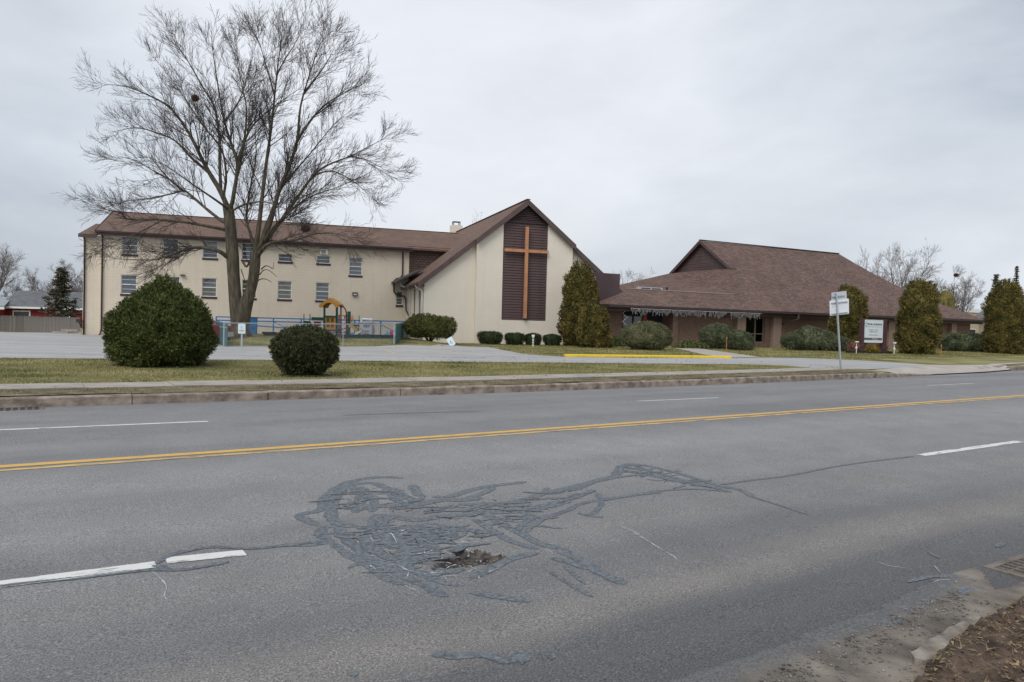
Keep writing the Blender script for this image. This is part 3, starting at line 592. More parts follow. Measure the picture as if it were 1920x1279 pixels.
# kerb beyond the driveway mouth
vs = []
for s_ in (37.8, 40, 46, 54):
    p_ = float(kerb_p(s_)); x0, y0 = xy(s_, p_); x1, y1 = xy(s_, p_+.3); z_ = float(zroad(s_, p_)); vs += [(x0, y0, z_-.1), (x0, y0, z_+.15), (x1, y1, z_+.16), (x1, y1, z_-.1)]
MB().add(vs, [(4*j+k, 4*j+(k+1) % 4, 4*j+4+(k+1) % 4, 4*j+4+k) for j in range(3) for k in range(4)]+[(0, 1, 2, 3), (15, 14, 13, 12)]).build('kerb_stone', M_granite, kerb)
walk = bpy.data.objects.new('sidewalk', None); COL.objects.link(walk); tag(walk, kind='structure')
def drape(poly, lift, m, name, parent=None, thick=0.0, kind=None, step=2.0, clipz=None):
    """flat sheet with the outline poly (world x, y) draped over the land"""
    bm = bmesh.new(); f = bm.faces.new([bm.verts.new((a, b, 0)) for a, b in poly])
    bmesh.ops.triangulate(bm, faces=[f])
    xs = [a for a, b in poly]; ys = [b for a, b in poly]
    for ax, lo, hi in ((0, min(xs), max(xs)), (1, min(ys), max(ys))):
        q = math.ceil(lo/step)*step
        while q < hi:
            co = [0, 0, 0]; co[ax] = q; no = [0, 0, 0]; no[ax] = 1
            bmesh.ops.bisect_plane(bm, geom=list(bm.verts)+list(bm.edges)+list(bm.faces), plane_co=co, plane_no=no); q += step
    for v in bm.verts: v.co.z = float(zland(v.co.x, v.co.y))+lift
    bmesh.ops.recalc_face_normals(bm, faces=bm.faces)
    if bm.faces and sum(f.normal.z*f.calc_area() for f in bm.faces) < 0: bmesh.ops.reverse_faces(bm, faces=bm.faces)
    if thick > 0:
        r = bmesh.ops.extrude_face_region(bm, geom=list(bm.faces)); vv = [g for g in r['geom'] if isinstance(g, bmesh.types.BMVert)]
        vset = set(vv)
        for v in bm.verts:
            if v not in vset: v.co.z -= thick
    me = bpy.data.meshes.new(name); bm.to_mesh(me); bm.free(); me.materials.append(m); o = link(name, me, parent)
    if kind: tag(o, kind=kind)
    return o
s_ = -24.0; i = 0
SW0, SW1 = 1.34, 2.42
while s_ < 26.3:
    L_ = 1.55; e_ = min(s_+L_, 26.3); a = .006
    q = [xy(s_+a, float(kerb_p(s_))+SW0), xy(e_-a, float(kerb_p(e_))+SW0), xy(e_-a, float(kerb_p(e_))+SW1), xy(s_+a, float(kerb_p(s_))+SW1)]
    drape(q, .028+rnd.uniform(-.006, .006), M_conc, 'paving_slab', walk, .06, step=50); s_ += L_; i += 1
# soil-stained verge between kerb and sidewalk
def f_verge(s, q):
    p = kerb_p(s)+.17+q; x, y = xy(s, p); return np.stack([x, y, zland(x, y)+.012+.012*np.sin(s*2.1+q*5)*np.sin(q*7+s)], -1)
grid_sheet('verge', span((-24, 25.2, .4)), span((0, 1.15, .23)), f_verge, M_verge)

G = ground
lot_poly = [G(-120, 621.5), G(-60, 622), G(140, 622), G(160, 629)]
lx = lambda x, y: (P_LONG[0]+x*AH[0]+y*AN[0], P_LONG[1]+x*AH[1]+y*AN[1])
lot = [(-75, 30), (-66, 62), G(-40, 622.5), G(150, 622.5), lx(-.05, .25), lx(9.1, .1), lx(9.1, -10), lx(9.0, -16.2)]
lot += [G(560, 650.3), G(700, 649.8), G(870, 649.6), G(916, 651), G(945, 657), G(978, 663.5), G(1020, 667.2), G(1058, 669.5), G(1200, 671.5), G(1370, 672.2), G(1425, 671), G(1500, 671.5), G(1587, 675), G(1660, 679), G(1741, 684.7)]
lot += [G(1700, 689), G(1640, 692.5), G(1575, 693.8), G(1543, 691.6), G(1470, 686), G(1400, 683.6), G(1180, 682), G(960, 680), G(640, 677), G(300, 674), G(0, 672), G(-200, 671)]
drape(lot, .010, M_lot, 'parking_lot', kind='structure')
PAVE = [lot]
apron = [G(1741, 684.7), G(1805, 685.2), G(1925, 681.5), G(2060, 676)]
apron += [xy(s_, float(kerb_p(s_))+(1.3 if s_ > 38 else .1)) for s_ in (52, 45, 39, 38, 36, 34, 32, 30, 28, 26.3)]+[xy(26.3, float(kerb_p(26.3))+1.1), G(1640, 694.2), G(1700, 689)]
drape(apron, .016, M_conc2, 'driveway_apron', kind='structure', step=.5); PAVE.append(apron)
wpoly = [G(1243.5, 649), G(1324, 666.5), G(1372, 671.5), G(1425, 670.6), G(1416, 669), G(1332, 657), G(1258, 647)]
drape(wpoly, .022, M_conc2, 'front_path', kind='structure'); PAVE.append(wpoly)
lotp = bpy.data.objects['parking_lot']
def bay(a, b, w=.11):
    A = Vector((*G(*a), 0)); B = Vector((*G(*b), 0)); d = (B-A).normalized(); n_ = Vector((-d.y, d.x, 0))*w/2
    vs = []
    for i in range(7):
        q = A+(B-A)*i/6
        for sg in (-1, 1): r = q+n_*sg; vs.append((r.x, r.y, float(zland(r.x, r.y))+.0155))
    MB().add(vs, [(2*i, 2*i+1, 2*i+3, 2*i+2) for i in range(6)]).build('bay_line', M_bay, lotp)
bay((707, 651.5), (742, 664)); bay((810, 650.5), (862, 665)); bay((503, 656), (520, 668), .25); bay((182, 649), (212, 648)); bay((1412, 681), (1476, 682.2), .22); bay((600, 652), (622, 662))
rl = random.Random(17)
for i in range(16):
    u, v = rl.uniform(20, 1150), rl.uniform(654, 672); w_ = rl.uniform(25, 90); pts_ = [(u+w_*k/5, v+rl.uniform(-.9, .9)) for k in range(6)]; vs = []
    if not (u < 180 or u > 430): continue
    for (a, b) in pts_:
        x_, y_ = G(a, b)
        for q in (-.03, .03): vs.append((x_+q*RP[0], y_+q*RP[1], float(zland(x_, y_))+.0148))
    MB().add(vs, [(2*k, 2*k+1, 2*k+3, 2*k+2) for k in range(5)]).build('lot_crack', mat('lot_crack_fill', (.17, .17, .175), .9, .3, 8), lotp)
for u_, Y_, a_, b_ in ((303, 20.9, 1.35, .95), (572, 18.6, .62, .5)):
    x_, y_, z_ = spot(u_, Y_-.1); drape([(x_+a_*math.cos(i*.2618)*(1+.07*math.sin(i*2.3)), y_+b_*math.sin(i*.2618)*(1+.09*math.sin(i*3.1))) for i in range(24)], .02, M_soil, 'dark_ground_patch', kind='structure', step=.4)  # dark ragged-edged ground patch under each of the two yews
# yellow concrete kerb beside the lawn
A0 = Vector((*G(1058, 669), 0)); A1 = Vector((*G(1369, 672), 0)); yk = thing('yellow_kerb', (A0.x, A0.y, float(zland(A0.x, A0.y))), math.atan2(A1.y-A0.y, A1.x-A0.x), 'long low concrete kerb painted bright yellow at the edge of the driveway lawn', 'kerb')
Lk = (A1-A0).length; npc = 4; dz = float(zland(A1.x, A1.y))-yk.location.z
for i in range(npc):
    a, b = Lk*i/npc+.01, Lk*(i+1)/npc-.01; za, zb = dz*i/npc, dz*(i+1)/npc
    prof = [(-.14, -.05), (-.12, .10), (.0, .12), (.12, .10), (.14, -.05)]
    vs = [(a, q, z_+za) for q, z_ in prof]+[(b, q, z_+zb) for q, z_ in prof]
    MB().add(vs, [(0, 1, 2, 3, 4), (9, 8, 7, 6, 5)]+[(k, k+5, (k+1) % 5+5, (k+1) % 5) for k in range(5)]).build('kerb_section', M_ykerb, yk)

# grass blades on the near lawns
def in_poly(X, Y, poly):
    c = np.zeros(len(X), bool); j = len(poly)-1
    for i in range(len(poly)):
        xi, yi = poly[i]; xj, yj = poly[j]; cond = ((yi > Y) != (yj > Y)) & (X < (xj-xi)*(Y-yi)/(yj-yi+1e-9)+xi); c ^= cond; j = i
    return c
def blades(name, s0, s1, q0, q1, N, hmin, hmax, w, seed, m=M_blade, clip=True):
    rg = np.random.default_rng(seed); s = rg.uniform(s0, s1, N); q = rg.uniform(q0, q1, N); p = kerb_p(s)+q; x, y = xy(s, p); ok = np.ones(N, bool)
    if clip:
        for P_ in PAVE: ok &= ~in_poly(x, y, P_)
    ok &= np.abs(np.arctan2(x, y)) < .66
    x, y = x[ok], y[ok]; n = len(x); h = rg.uniform(hmin, hmax, n); a = rg.uniform(0, 6.3, n); z = zland(x, y)+.0
    cl = .5+.5*np.sin(x*1.7+np.sin(y*1.3)*2)*np.sin(y*1.9+x*.4); h = h*(.6+.7*cl)
    dx, dy = np.cos(a)*w, np.sin(a)*w; lx_, ly_ = rg.normal(0, .5, n)*h, rg.normal(0, .5, n)*h
    V = np.empty((n, 3, 3)); V[:, 0] = np.stack([x-dx, y-dy, z], -1); V[:, 1] = np.stack([x+dx, y+dy, z], -1); V[:, 2] = np.stack([x+lx_, y+ly_, z+h], -1)
    return tag(raw_mesh(name, V.reshape(-1, 3), np.arange(3*n).reshape(-1, 3), m), kind='stuff')
blades('lawn_grass', -22, 27, SW1+.03, 14, 260000, .02, .055, .006, 1)
blades('verge_grass', -22, 25, .2, SW0-.02, 42000, .015, .05, .005, 2, m=mat('verge_blade', (.15, .125, .06), .9, .25, 1.2, col2=(.20, .165, .085), island=.4), clip=False)
blades('far_grass', 8, 75, 6, 34, 170000, .03, .075, .016, 3)
rgl = np.random.default_rng(66); N_ = 900; s_ = rgl.uniform(-12, 26, N_); q_ = rgl.uniform(.2, 11, N_)**1.0; x_, y_ = xy(s_, kerb_p(s_)+q_)
an = rgl.uniform(0, 6.3, N_); sz = rgl.uniform(.018, .045, N_); zz = zland(x_, y_)+rgl.uniform(.02, .05, N_); dx, dy = np.cos(an)*sz, np.sin(an)*sz
V = np.stack([np.stack([x_-dx, y_-dy, zz], -1), np.stack([x_+dy*.6, y_-dx*.6, zz+sz*.5], -1), np.stack([x_+dx, y_+dy, zz+.006], -1), np.stack([x_-dy*.6, y_+dx*.6, zz+sz*.35], -1)], 1)
tag(raw_mesh('fallen_leaves', V.reshape(-1, 3), np.arange(4*N_).reshape(-1, 4), mat('fallen_leaf', (.16, .10, .06), .9, .4, 5, col2=(.28, .21, .14), island=.5)), kind='stuff')
exec_after = []

# ------------------------------------------------------------------ building helpers
def wall(mb, x0, x1, z0, z1, holes, depth=.12, T=lambda a, d, z: (a, d, z)):
    """wall skin in the (a, z) plane with openings (a0, a1, z0, z1) and reveals going depth inwards"""
    xs = sorted({x0, x1, *[h[0] for h in holes], *[h[1] for h in holes]}); zs = sorted({z0, z1, *[h[2] for h in holes], *[h[3] for h in holes]})
    for i in range(len(xs)-1):
        for j in range(len(zs)-1):
            cx, cz = (xs[i]+xs[i+1])/2, (zs[j]+zs[j+1])/2
            if any(h[0] < cx < h[1] and h[2] < cz < h[3] for h in holes): continue
            mb.add([T(xs[i], 0, zs[j]), T(xs[i+1], 0, zs[j]), T(xs[i+1], 0, zs[j+1]), T(xs[i], 0, zs[j+1])], [(0, 1, 2, 3)])
    for a0, a1, b0, b1 in holes:
        mb.add([T(a0, 0, b0), T(a1, 0, b0), T(a1, 0, b1), T(a0, 0, b1), T(a0, depth, b0), T(a1, depth, b0), T(a1, depth, b1), T(a0, depth, b1)],
               [(0, 1, 5, 4), (1, 2, 6, 5), (2, 3, 7, 6), (3, 0, 4, 7), (4, 5, 6, 7)])
    return mb
def window(parent, x0, x1, z0, z1, y, curtain=None, rows=2, sill=True, label=None, cols=1, cut=(0, 1), mframe=None, minor=True):
    """window frame with glass panes and an optional curtain, standing in the wall plane at depth y"""
    mframe = mframe or M_white; w, h = x1-x0, z1-z0; f = MB(); t = .045
    f.box(0, t, 0, .05, 0, h).box(w-t, w, 0, .05, 0, h).box(t, w-t, 0, .05, 0, t).box(t, w-t, 0, .05, h-t, h)
    for r in range(1, rows): f.box(t, w-t, -.004, .046, h*r/rows-.03, h*r/rows+.03)
    for c in range(1, cols): f.box(w*c/cols-.03, w*c/cols+.03, .001, .045, t, h-t)
    if minor:
        for r in range(rows):
            zc = h*(r+.5)/rows; f.box(t, w-t, .012, .04, zc-.012, zc+.012)
    o = f.build('window', mframe, parent, loc=(x0, y, z0))
    if label: o['label'] = label
    for r in range(rows):
        for c in range(cols):
            MB().box(w*c/cols+.04, w*(c+1)/cols-.04, .022, .028, h*r/rows+.03, h*(r+1)/rows-.03).build('pane', M_glass, o)
    if curtain is not None: MB().box(.04, w-.04, .062, .066, h*cut[0]+.03, h*cut[1]-.03).build('curtain', curtain, o)
    if sill: MB().box(-.035, w+.035, -.105, .04, -.15, -.003).build('sill', M_sill, o)
    return o
def downpipe(parent, pts, m, r=.05):
    o = MB().tube(pts, r, 8).build('downpipe', m, parent, smooth=True); return o
def loft_quad(mb, a, b, c, d, th):
    """sheet a-b-c-d with thickness th downwards"""
    P = [Vector(q) for q in (a, b, c, d)]; D = Vector((0, 0, -th)); return mb.add(P+[q+D for q in P], [(0, 1, 2, 3), (7, 6, 5, 4), (0, 4, 5, 1), (1, 5, 6, 2), (2, 6, 7, 3), (3, 7, 4, 0)])

ROTA, ROTB = math.pi/2-AZ, math.pi/2-BZ
# ------------------------------------------------------------------ long cream building
LB = thing('long_building', (P_LONG[0], P_LONG[1], 0), ROTA, 'long two-storey cream painted block building with brown shingle roof and two window rows', 'building')
upx = [2.28, 4.72, 7.16, 9.62, 12.0, 14.57]; lowx = [2.25, 4.85, 7.14, 9.68, 12.0, 14.55]
holes = [(x, x+.93, 5.52, 6.66) for x in upx]+[(x, x+.92, 2.92, 4.16) for x in lowx]+[(16.81, 17.73, 4.79, 6.03), (20.22, 20.68, 2.77, 3.74)]
mb = wall(MB(), 1.04, 26, -.3, 6.95, holes, .14)
mb.add([(1.04, 0, -.3), (1.04, 11, -.3), (1.04, 11, 6.95), (1.04, 5.2, 8.75), (1.04, 0, 6.95)], [(0, 1, 2, 3, 4)])
mb.build('wall', M_cream, LB, uv=True)
MB().box(-.02, 1.035, .35, 8, -.3, 6.62).build('side_bay_wall', M_cream, LB, uv=True)
cu = {0: (None, 0, 1), 1: (M_blind, 0, 1), 2: (M_cur_w, 0, 1), 3: (M_cur_w, 0, .8), 4: (M_cur_w, 0, .42), 5: (M_cur_g, 0, .42)}
for i, x in enumerate(upx):
    c = cu[i]; o = window(LB, x, x+.93, 5.52, 6.66, .07, c[0], cut=c[1:])
    if i >= 4:
        MB().box(.0, .93, -.066, -.006, .50, 1.135).build('infill_panel', M_cream, o, uv=True)
        if i == 5:
            o['label'] = 'half-filled upper window with air conditioner and green curtain'
            a = MB().box(.22, .72, -.30, -.07, .62, .98).build('air_conditioner', M_white, o)
            MB().box(.29, .60, -.318, -.302, .67, .93).build('grille', mat('ac_grille', (.25, .26, .27), .6, .3, 3, stretch=(.1, 1, 30)), o)
cl = {0: (M_blind, .0, 1), 1: (None, 0, 1), 2: (M_cur_y, 0, .46), 3: (M_cur_y, 0, 1), 4: (M_cur_y, 0, .78), 5: (M_blind, 0, .5)}
for i, x in enumerate(lowx):
    c = cl[i]; window(LB, x, x+.92, 2.92, 4.16, .07, c[0], cut=c[1:])
window(LB, 16.81, 17.73, 4.79, 6.03, .07, M_blind, cut=(0, .45)); window(LB, 20.22, 20.68, 2.77, 3.74, .07, None)
rf = MB(); ZE, YE, YR, ZR = 6.92, -.42, 5.2, 8.86
prof = [(YE, ZE), (YR, ZR), (11.0, ZE), (11.0, ZE-.14), (YR, ZR-.16), (YE, ZE-.14)]
rf.prism([(a, b) for a, b in prof], 26.3, 'x', .82).build('roof', M_roof, LB, uv=True)
MB().box(.84, 21.25, YE-.03, YE+.015, ZE-.30, ZE-.015).build('fascia', M_fascia, LB)
MB().box(.84, 21.25, YE+.018, -.004, ZE-.27, ZE-.24).build('soffit', M_soffit, LB)
g = MB(); g.prism([(YE-.16, ZE-.13), (YE-.16, ZE-.02), (YE-.13, ZE-.02), (YE-.13, ZE-.10), (YE-.035, ZE-.10), (YE-.035, ZE-.13)], 21.2, 'x', .8).build('gutter', M_trim, LB)
MB().bar((.80, YE, ZE-.07), (.80, YR, ZR-.07), .04, .22).build('barge_board', M_fascia, LB)
MB().bar((.83, YR, ZR+.012), (26, YR, ZR+.012), .22, .03).build('ridge_cap', M_roof, LB, uv=True)
sb = MB(); loft_quad(sb, (-.22, -.02, 6.68), (.80, -.02, 6.68), (.80, 5.0, 7.9), (-.22, 5.0, 7.9), .12); sb.build('side_bay_roof', M_roof, LB, uv=True)
MB().box(-.24, .80, -.06, -.022, 6.45, 6.68).build('fascia', M_fascia, LB)
downpipe(LB, [(1.16, YE-.1, 6.80), (1.16, -.10, 6.55), (1.16, -.09, .6), (1.10, -.12, .28), (1.06, -.22, .22)], M_trim)
downpipe(LB, [(.08, -.0, 6.45), (.08, .26, 6.3), (.08, .26, .1)], M_trim)
downpipe(LB, [(20.62, YE-.1, 6.80), (20.62, -.10, 6.6), (20.62, -.09, 4.95), (20.45, -.10, 4.72), (20.2, -.10, 4.66), (20.02, -.10, 4.5), (20.02, -.10, 3.72), (20.2, -.12, 3.5), (20.75, -.2, 3.4), (20.86, -.3, 3.2), (20.86, -.5, 2.4), (21.0, -.9, 2.0), (21.2, -1.4, 1.75)], M_trim, .055)
# wall lamp
wlp = MB().box(17.08, 17.44, -.16, -.005, 3.32, 3.56).build('wall_lamp', M_trim, LB); MB().box(17.14, 17.38, -.175, -.162, 3.36, 3.46).build('lens', mat('lamp_lens', (.55, .55, .52), .3), wlp)
MB().box(5.8, 6.1, -.2, -.02, 4.25, 4.32).build('camera_bracket', M_trim, LB); 
# shingled infill wall beside the church roof
MB().box(21.10, 25.5, -.06, .4, 4.6, 6.98).build('shingled_wall', M_shake, LB, uv=True)
MB().box(21.0, 25.4, -.12, -.062, 6.98, 7.06).build('flashing', M_trim, LB)
hb = MB().box(-.30, -.05, .0, .42, .98, 1.20).build('wall_box', M_trim, LB); MB().bar((-.18, .2, .98), (-.02, .3, .6), .05).build('bracket', M_trim, hb)

# ------------------------------------------------------------------ church with the cross
CHU = thing('church', (P_CHURCH[0], P_CHURCH[1], 0), ROTA, 'gabled cream church hall with steep brown roof and tall brown panel on its front', 'church')
W_, AX = 13.6, 6.8; SL = .80; ZA = 9.74
def rz(x, za=ZA): return za-SL*abs(x-AX)
# outer wall skins, centre bay 0.34 m proud with the siding panel let into it
cw = MB()
for a, b in ((0, 3.40), (10.2, 13.6)):
    cw.add([(a, 0, -.3), (b, 0, -.3), (b, 0, rz(b)), (a, 0, rz(a))], [(0, 1, 2, 3)])
yb = -.34
cw.add([(3.4, yb, -.3), (5.20, yb, -.3), (5.20, yb, rz(5.2)), (3.4, yb, rz(3.4))], [(0, 1, 2, 3)])
cw.add([(8.36, yb, -.3), (10.2, yb, -.3), (10.2, yb, rz(10.2)), (8.36, yb, rz(8.36))], [(0, 1, 2, 3)])
cw.add([(5.20, yb, -.3), (8.36, yb, -.3), (8.36, yb, 1.85), (5.20, yb, 1.85)], [(0, 1, 2, 3)])
cw.add([(5.2, yb, 1.85), (8.36, yb, 1.85), (8.36, yb+.12, 1.85), (5.2, yb+.12, 1.85)], [(0, 1, 2, 3)])
for x in (5.2, 8.36): cw.add([(x, yb, 1.85), (x, yb+.12, 1.85), (x, yb+.12, rz(x)), (x, yb, rz(x))], [(0, 1, 2, 3)])
for x in (3.4, 10.2): cw.add([(x, yb, -.3), (x, 0, -.3), (x, 0, rz(x)), (x, yb, rz(x))], [(0, 1, 2, 3)])
# side wall with three narrow windows, and the hidden far side
wall(cw, 0, 20, -.3, rz(0), [(1.15, 1.75, 2.15, 3.85), (3.0, 3.6, 2.15, 3.85), (4.9, 5.5, 2.15, 3.85)], .14, T=lambda a, d, z: (d, a, z))
cw.add([(13.6, 0, -.3), (13.6, 20, -.3), (13.6, 20, rz(13.6)), (13.6, 0, rz(13.6))], [(0, 1, 2, 3)])
cw.build('wall', M_creamc, CHU, uv=True)
for a in (1.15, 3.0, 4.9):
    f = MB(); f.box(.07, .11, a, a+.05, 2.15, 3.85).box(.07, .11, a+.55, a+.6, 2.15, 3.85).box(.07, .11, a+.05, a+.55, 2.15, 2.2).box(.07, .11, a+.05, a+.55, 3.8, 3.85).box(.07, .11, a+.05, a+.55, 2.95, 3.0)
    o = f.build('window', M_trim, CHU); MB().box(.085, .09, a+.05, a+.55, 2.2, 3.8).build('pane', M_glassd, o); MB().box(-.06, .06, a-.04, a+.64, 1.98, 2.148).build('sill', M_sill, o)
# siding boards
board = None; nb = 37; zb0, zb1 = 1.86, 8.36; hb_ = (zb1-zb0)/nb
for i in range(nb):
    z_ = zb0+hb_*i
    if board is None:
        b_ = MB(); b_.add([(5.215, yb+.045, 0), (8.345, yb+.045, 0), (8.345, yb+.085, hb_-.006), (5.215, yb+.085, hb_-.006), (5.215, yb+.115, 0), (8.345, yb+.115, 0), (8.345, yb+.115, hb_-.006), (5.215, yb+.115, hb_-.006)],
              [(0, 1, 2, 3), (4, 7, 6, 5), (0, 4, 5, 1), (1, 5, 6, 2), (2, 6, 7, 3), (3, 7, 4, 0)])
        board = b_.build('siding_board', M_siding, CHU, loc=(0, 0, z_))
    else: part_copy(board, (0, 0, z_))
MB().box(5.2, 8.36, yb+.118, yb+.16, 1.86, 8.44).build('panel_backing', M_trim, CHU)
MB().box(5.205, 8.355, yb-.02, yb+.04, 8.37, 8.47).build('trim_rail', M_trim, CHU)
MB().prism([(4.9, rz(4.9)-.02), (8.7, rz(8.7)-.02), (AX, ZA-.04)], yb+.14, 'y', yb+.10).build('gable_backing', M_black, CHU)
nl = 9
for i in range(nl):
    z_ = 8.50+i*.117; hw = (ZA-.12-z_)/SL-.05
    if hw < .1: break
    hw = min(hw, 1.57) if z_ < 8.47 else hw
    MB().add([(AX-hw, yb-.035, z_), (AX+hw, yb-.035, z_), (AX+hw-.1, yb+.09, z_+.085), (AX-hw+.1, yb+.09, z_+.085), (AX-hw, yb-.035, z_+.022), (AX+hw, yb-.035, z_+.022), (AX+hw-.1, yb+.09, z_+.105), (AX-hw+.1, yb+.09, z_+.105)],
             [(0, 3, 2, 1), (4, 5, 6, 7), (0, 1, 5, 4), (1, 2, 6, 5), (2, 3, 7, 6), (3, 0, 4, 7)]).build('louver_slat', M_siding, CHU)
# roof: centre slopes stand further forward than the two low ends
def slope(x0, x1, y0, y1, th=.16):
    m_ = MB(); zz = lambda x: ZA+.20-SL*abs(x-AX)
    loft_quad(m_, (x0, y0, zz(x0)), (x1, y0, zz(x1)), (x1, y1, zz(x1)), (x0, y1, zz(x0)), th); return m_
slope(3.30, AX, yb-.28, 21).build('roof', M_roof, CHU, uv=True); slope(10.3, AX, yb-.28, 21).build('roof', M_roof, CHU, uv=True)
slope(-.42, 3.297, -.30, 21).build('lower_roof', M_roof, CHU, uv=True); slope(14.02, 10.303, -.30, 21).build('lower_roof', M_roof, CHU, uv=True)
def rake(x0, x1, y):
    zz = lambda x: ZA+.06-SL*abs(x-AX)
    return MB().add([(x0, y, zz(x0)-.26), (x1, y, zz(x1)-.26), (x1, y, zz(x1)+.12), (x0, y, zz(x0)+.12), (x0, y+.045, zz(x0)-.26), (x1, y+.045, zz(x1)-.26), (x1, y+.045, zz(x1)+.12), (x0, y+.045, zz(x0)+.12)],
             [(0, 1, 2, 3), (7, 6, 5, 4), (0, 4, 5, 1), (1, 5, 6, 2), (2, 6, 7, 3), (3, 7, 4, 0)]).build('barge_board', M_fascia, CHU)
rake(3.28, AX, yb-.33); rake(AX+.002, 10.32, yb-.33); rake(-.46, 3.30, -.35); rake(10.30, 14.06, -.35)
MB().box(-.46, -.425, -.30, 21, rz(-.42)-.10, rz(-.42)+.19).build('fascia', M_fascia, CHU)
MB().prism([(-.60, 3.98), (-.60, 4.12), (-.575, 4.12), (-.575, 4.01), (-.49, 4.01), (-.49, 4.12), (-.465, 4.12), (-.465, 3.98)], 3.0, 'y', -.3).build('gutter', M_fascia, CHU)
MB().box(-.42, -.005, -.3, 6.2, 3.92, 3.95).build('soffit', M_soffit, CHU)
m_ = MB(); loft_quad(m_, (-1.15, 3.4, 4.42), (.6, 3.4, 5.32), (.6, 6.28, 5.32), (-1.15, 6.28, 4.42), .14); m_.build('side_roof', mat('wet_shingle', (.075, .07, .072), .9, .3, 2), CHU)
MB().bar((AX, yb-.3, ZA+.2), (AX, 21, ZA+.2), .26, .05).build('ridge_cap', M_roof, CHU, uv=True)
downpipe(CHU, [(-.53, .15, 3.98), (-.5, .15, 3.85), (-.12, .15, 3.62), (-.08, .15, 3.4), (-.08, .15, .3)], M_white, .05)
downpipe(CHU, [(-.75, 4.6, 4.28), (-.7, 4.6, 4.1), (-.14, 4.6, 3.9), (-.09, 4.6, 3.6), (-.09, 4.6, .3)], M_white, .05)
ch = MB().box(AX-.5, AX+.5, 19.2, 20.1, 9.4, 10.55).build('chimney', M_creamc, CHU, uv=True)
cp = MB(); cp.box(AX-.34, AX+.34, 19.35, 19.95, 10.86, 10.91)
for dx in (-.3, .3):
    for dy in (19.4, 19.9): cp.box(AX+dx-.03, AX+dx+.03, dy-.03, dy+.03, 10.553, 10.857)
cp.build('chimney_cap', M_trim, ch)
# cross
X = thing('cross', (P_CHURCH[0]+6.78*AH[0]-.52*AN[0], P_CHURCH[1]+6.78*AH[1]-.52*AN[1], 2.0), ROTA, 'tall slender orange-brown wooden cross fixed on the dark brown panel of the church front', 'cross')
MB().box(-.105, .105, -.09, .09, 0, 6.12).build('upright', M_wood, X)
MB().box(-1.53, -.107, -.075, .075, 4.40, 4.60).box(.107, 1.56, -.075, .075, 4.40, 4.60).build('crossbar', M_wood, X)
mb_ = MB()
for z_ in (.5, 3.0, 5.6): mb_.box(-.04, .04, .092, .22, z_, z_+.1)
mb_.build('bracket', M_trim, X)

# ------------------------------------------------------------------ brick building on the right
BR = thing('brick_building', (P_BRICK[0], P_BRICK[1], 0), ROTB, 'low brown brick building with a huge blended brown hipped shingle roof', 'building')
ZEV, YEV, DR, ZRR = 3.08, -.9, 8.0, 9.2; SLB = (ZRR-ZEV)/(DR-YEV); XL, XR = -16.6, 25.3; RL, RRt = -1.1, 16.2
bw = MB()
wall(bw, -10.15, -4.52, -.3, 3.0, [], .1)
wall(bw, -3.70, 24.4, -.3, 3.0, [(-3.62, -1.45, .66, 2.62), (5.6, 7.2, .9, 2.6)], .25)
bw.add([(-16.0, .25, -.3), (-14.62, .25, -.3), (-14.62, .25, 3.0), (-16.0, .25, 3.0)], [(0, 1, 2, 3)])
bw.add([(-10.15, 0, -.3), (-10.15, 2.4, -.3), (-10.15, 2.4, 3.0), (-10.15, 0, 3.0)], [(0, 1, 2, 3)]); bw.add([(-16, .25, -.3), (-16, 16, -.3), (-16, 16, 3.0), (-16, .25, 3.0)], [(0, 1, 2, 3)])
bw.add([(24.4, 0, -.3), (24.4, 17, -.3), (24.4, 17, 3.0), (24.4, 0, 3.0)], [(0, 1, 2, 3)])
bw.build('wall', M_brick, BR, uv=True)
for (a, b) in ((-4.52, -3.70), (-.86, -.02), (-10.62, -10.16), (12.6, 13.4), (21.2, 21.9)):
    MB().box(a, b, -.30, -.004 if a > -10 else .3, -.3, 2.82).build('pillar', M_brick_l if a > -5 else M_brick, BR, uv=True)
# entrance recess
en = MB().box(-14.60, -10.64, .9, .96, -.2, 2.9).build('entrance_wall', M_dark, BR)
M_red = mat('red_door_frame', (.36, .045, .03), .5, .1, 4)
for (a, b) in ((-14.55, -14.25), (-12.42, -12.12)):
    MB().box(a, b, .74, .895, -.2, 2.5).build('door_jamb', M_red, BR)
dd = MB(); dd.box(-14.24, -14.14, .76, .86, 0, 2.45).box(-13.36, -13.22, .76, .86, 0, 2.45).box(-12.53, -12.43, .76, .86, 0, 2.45).box(-14.14, -12.53, .77, .85, 2.36, 2.449)
do = dd.build('double_door', M_trim, BR)
for a, b in ((-14.13, -13.37), (-13.21, -12.54)):
    MB().box(a, b, .80, .806, .05, 2.35).build('pane', M_glassd, do); MB().tube([(b-.12 if a < -14 else a+.1, .72, .9), (b-.12 if a < -14 else a+.1, .72, 1.4)], .015, 6).build('handle', M_alu, do)
MB().box(-14.58, -10.65, .2, .9, 2.92, 2.95).build('porch_ceiling', M_soffit, BR)
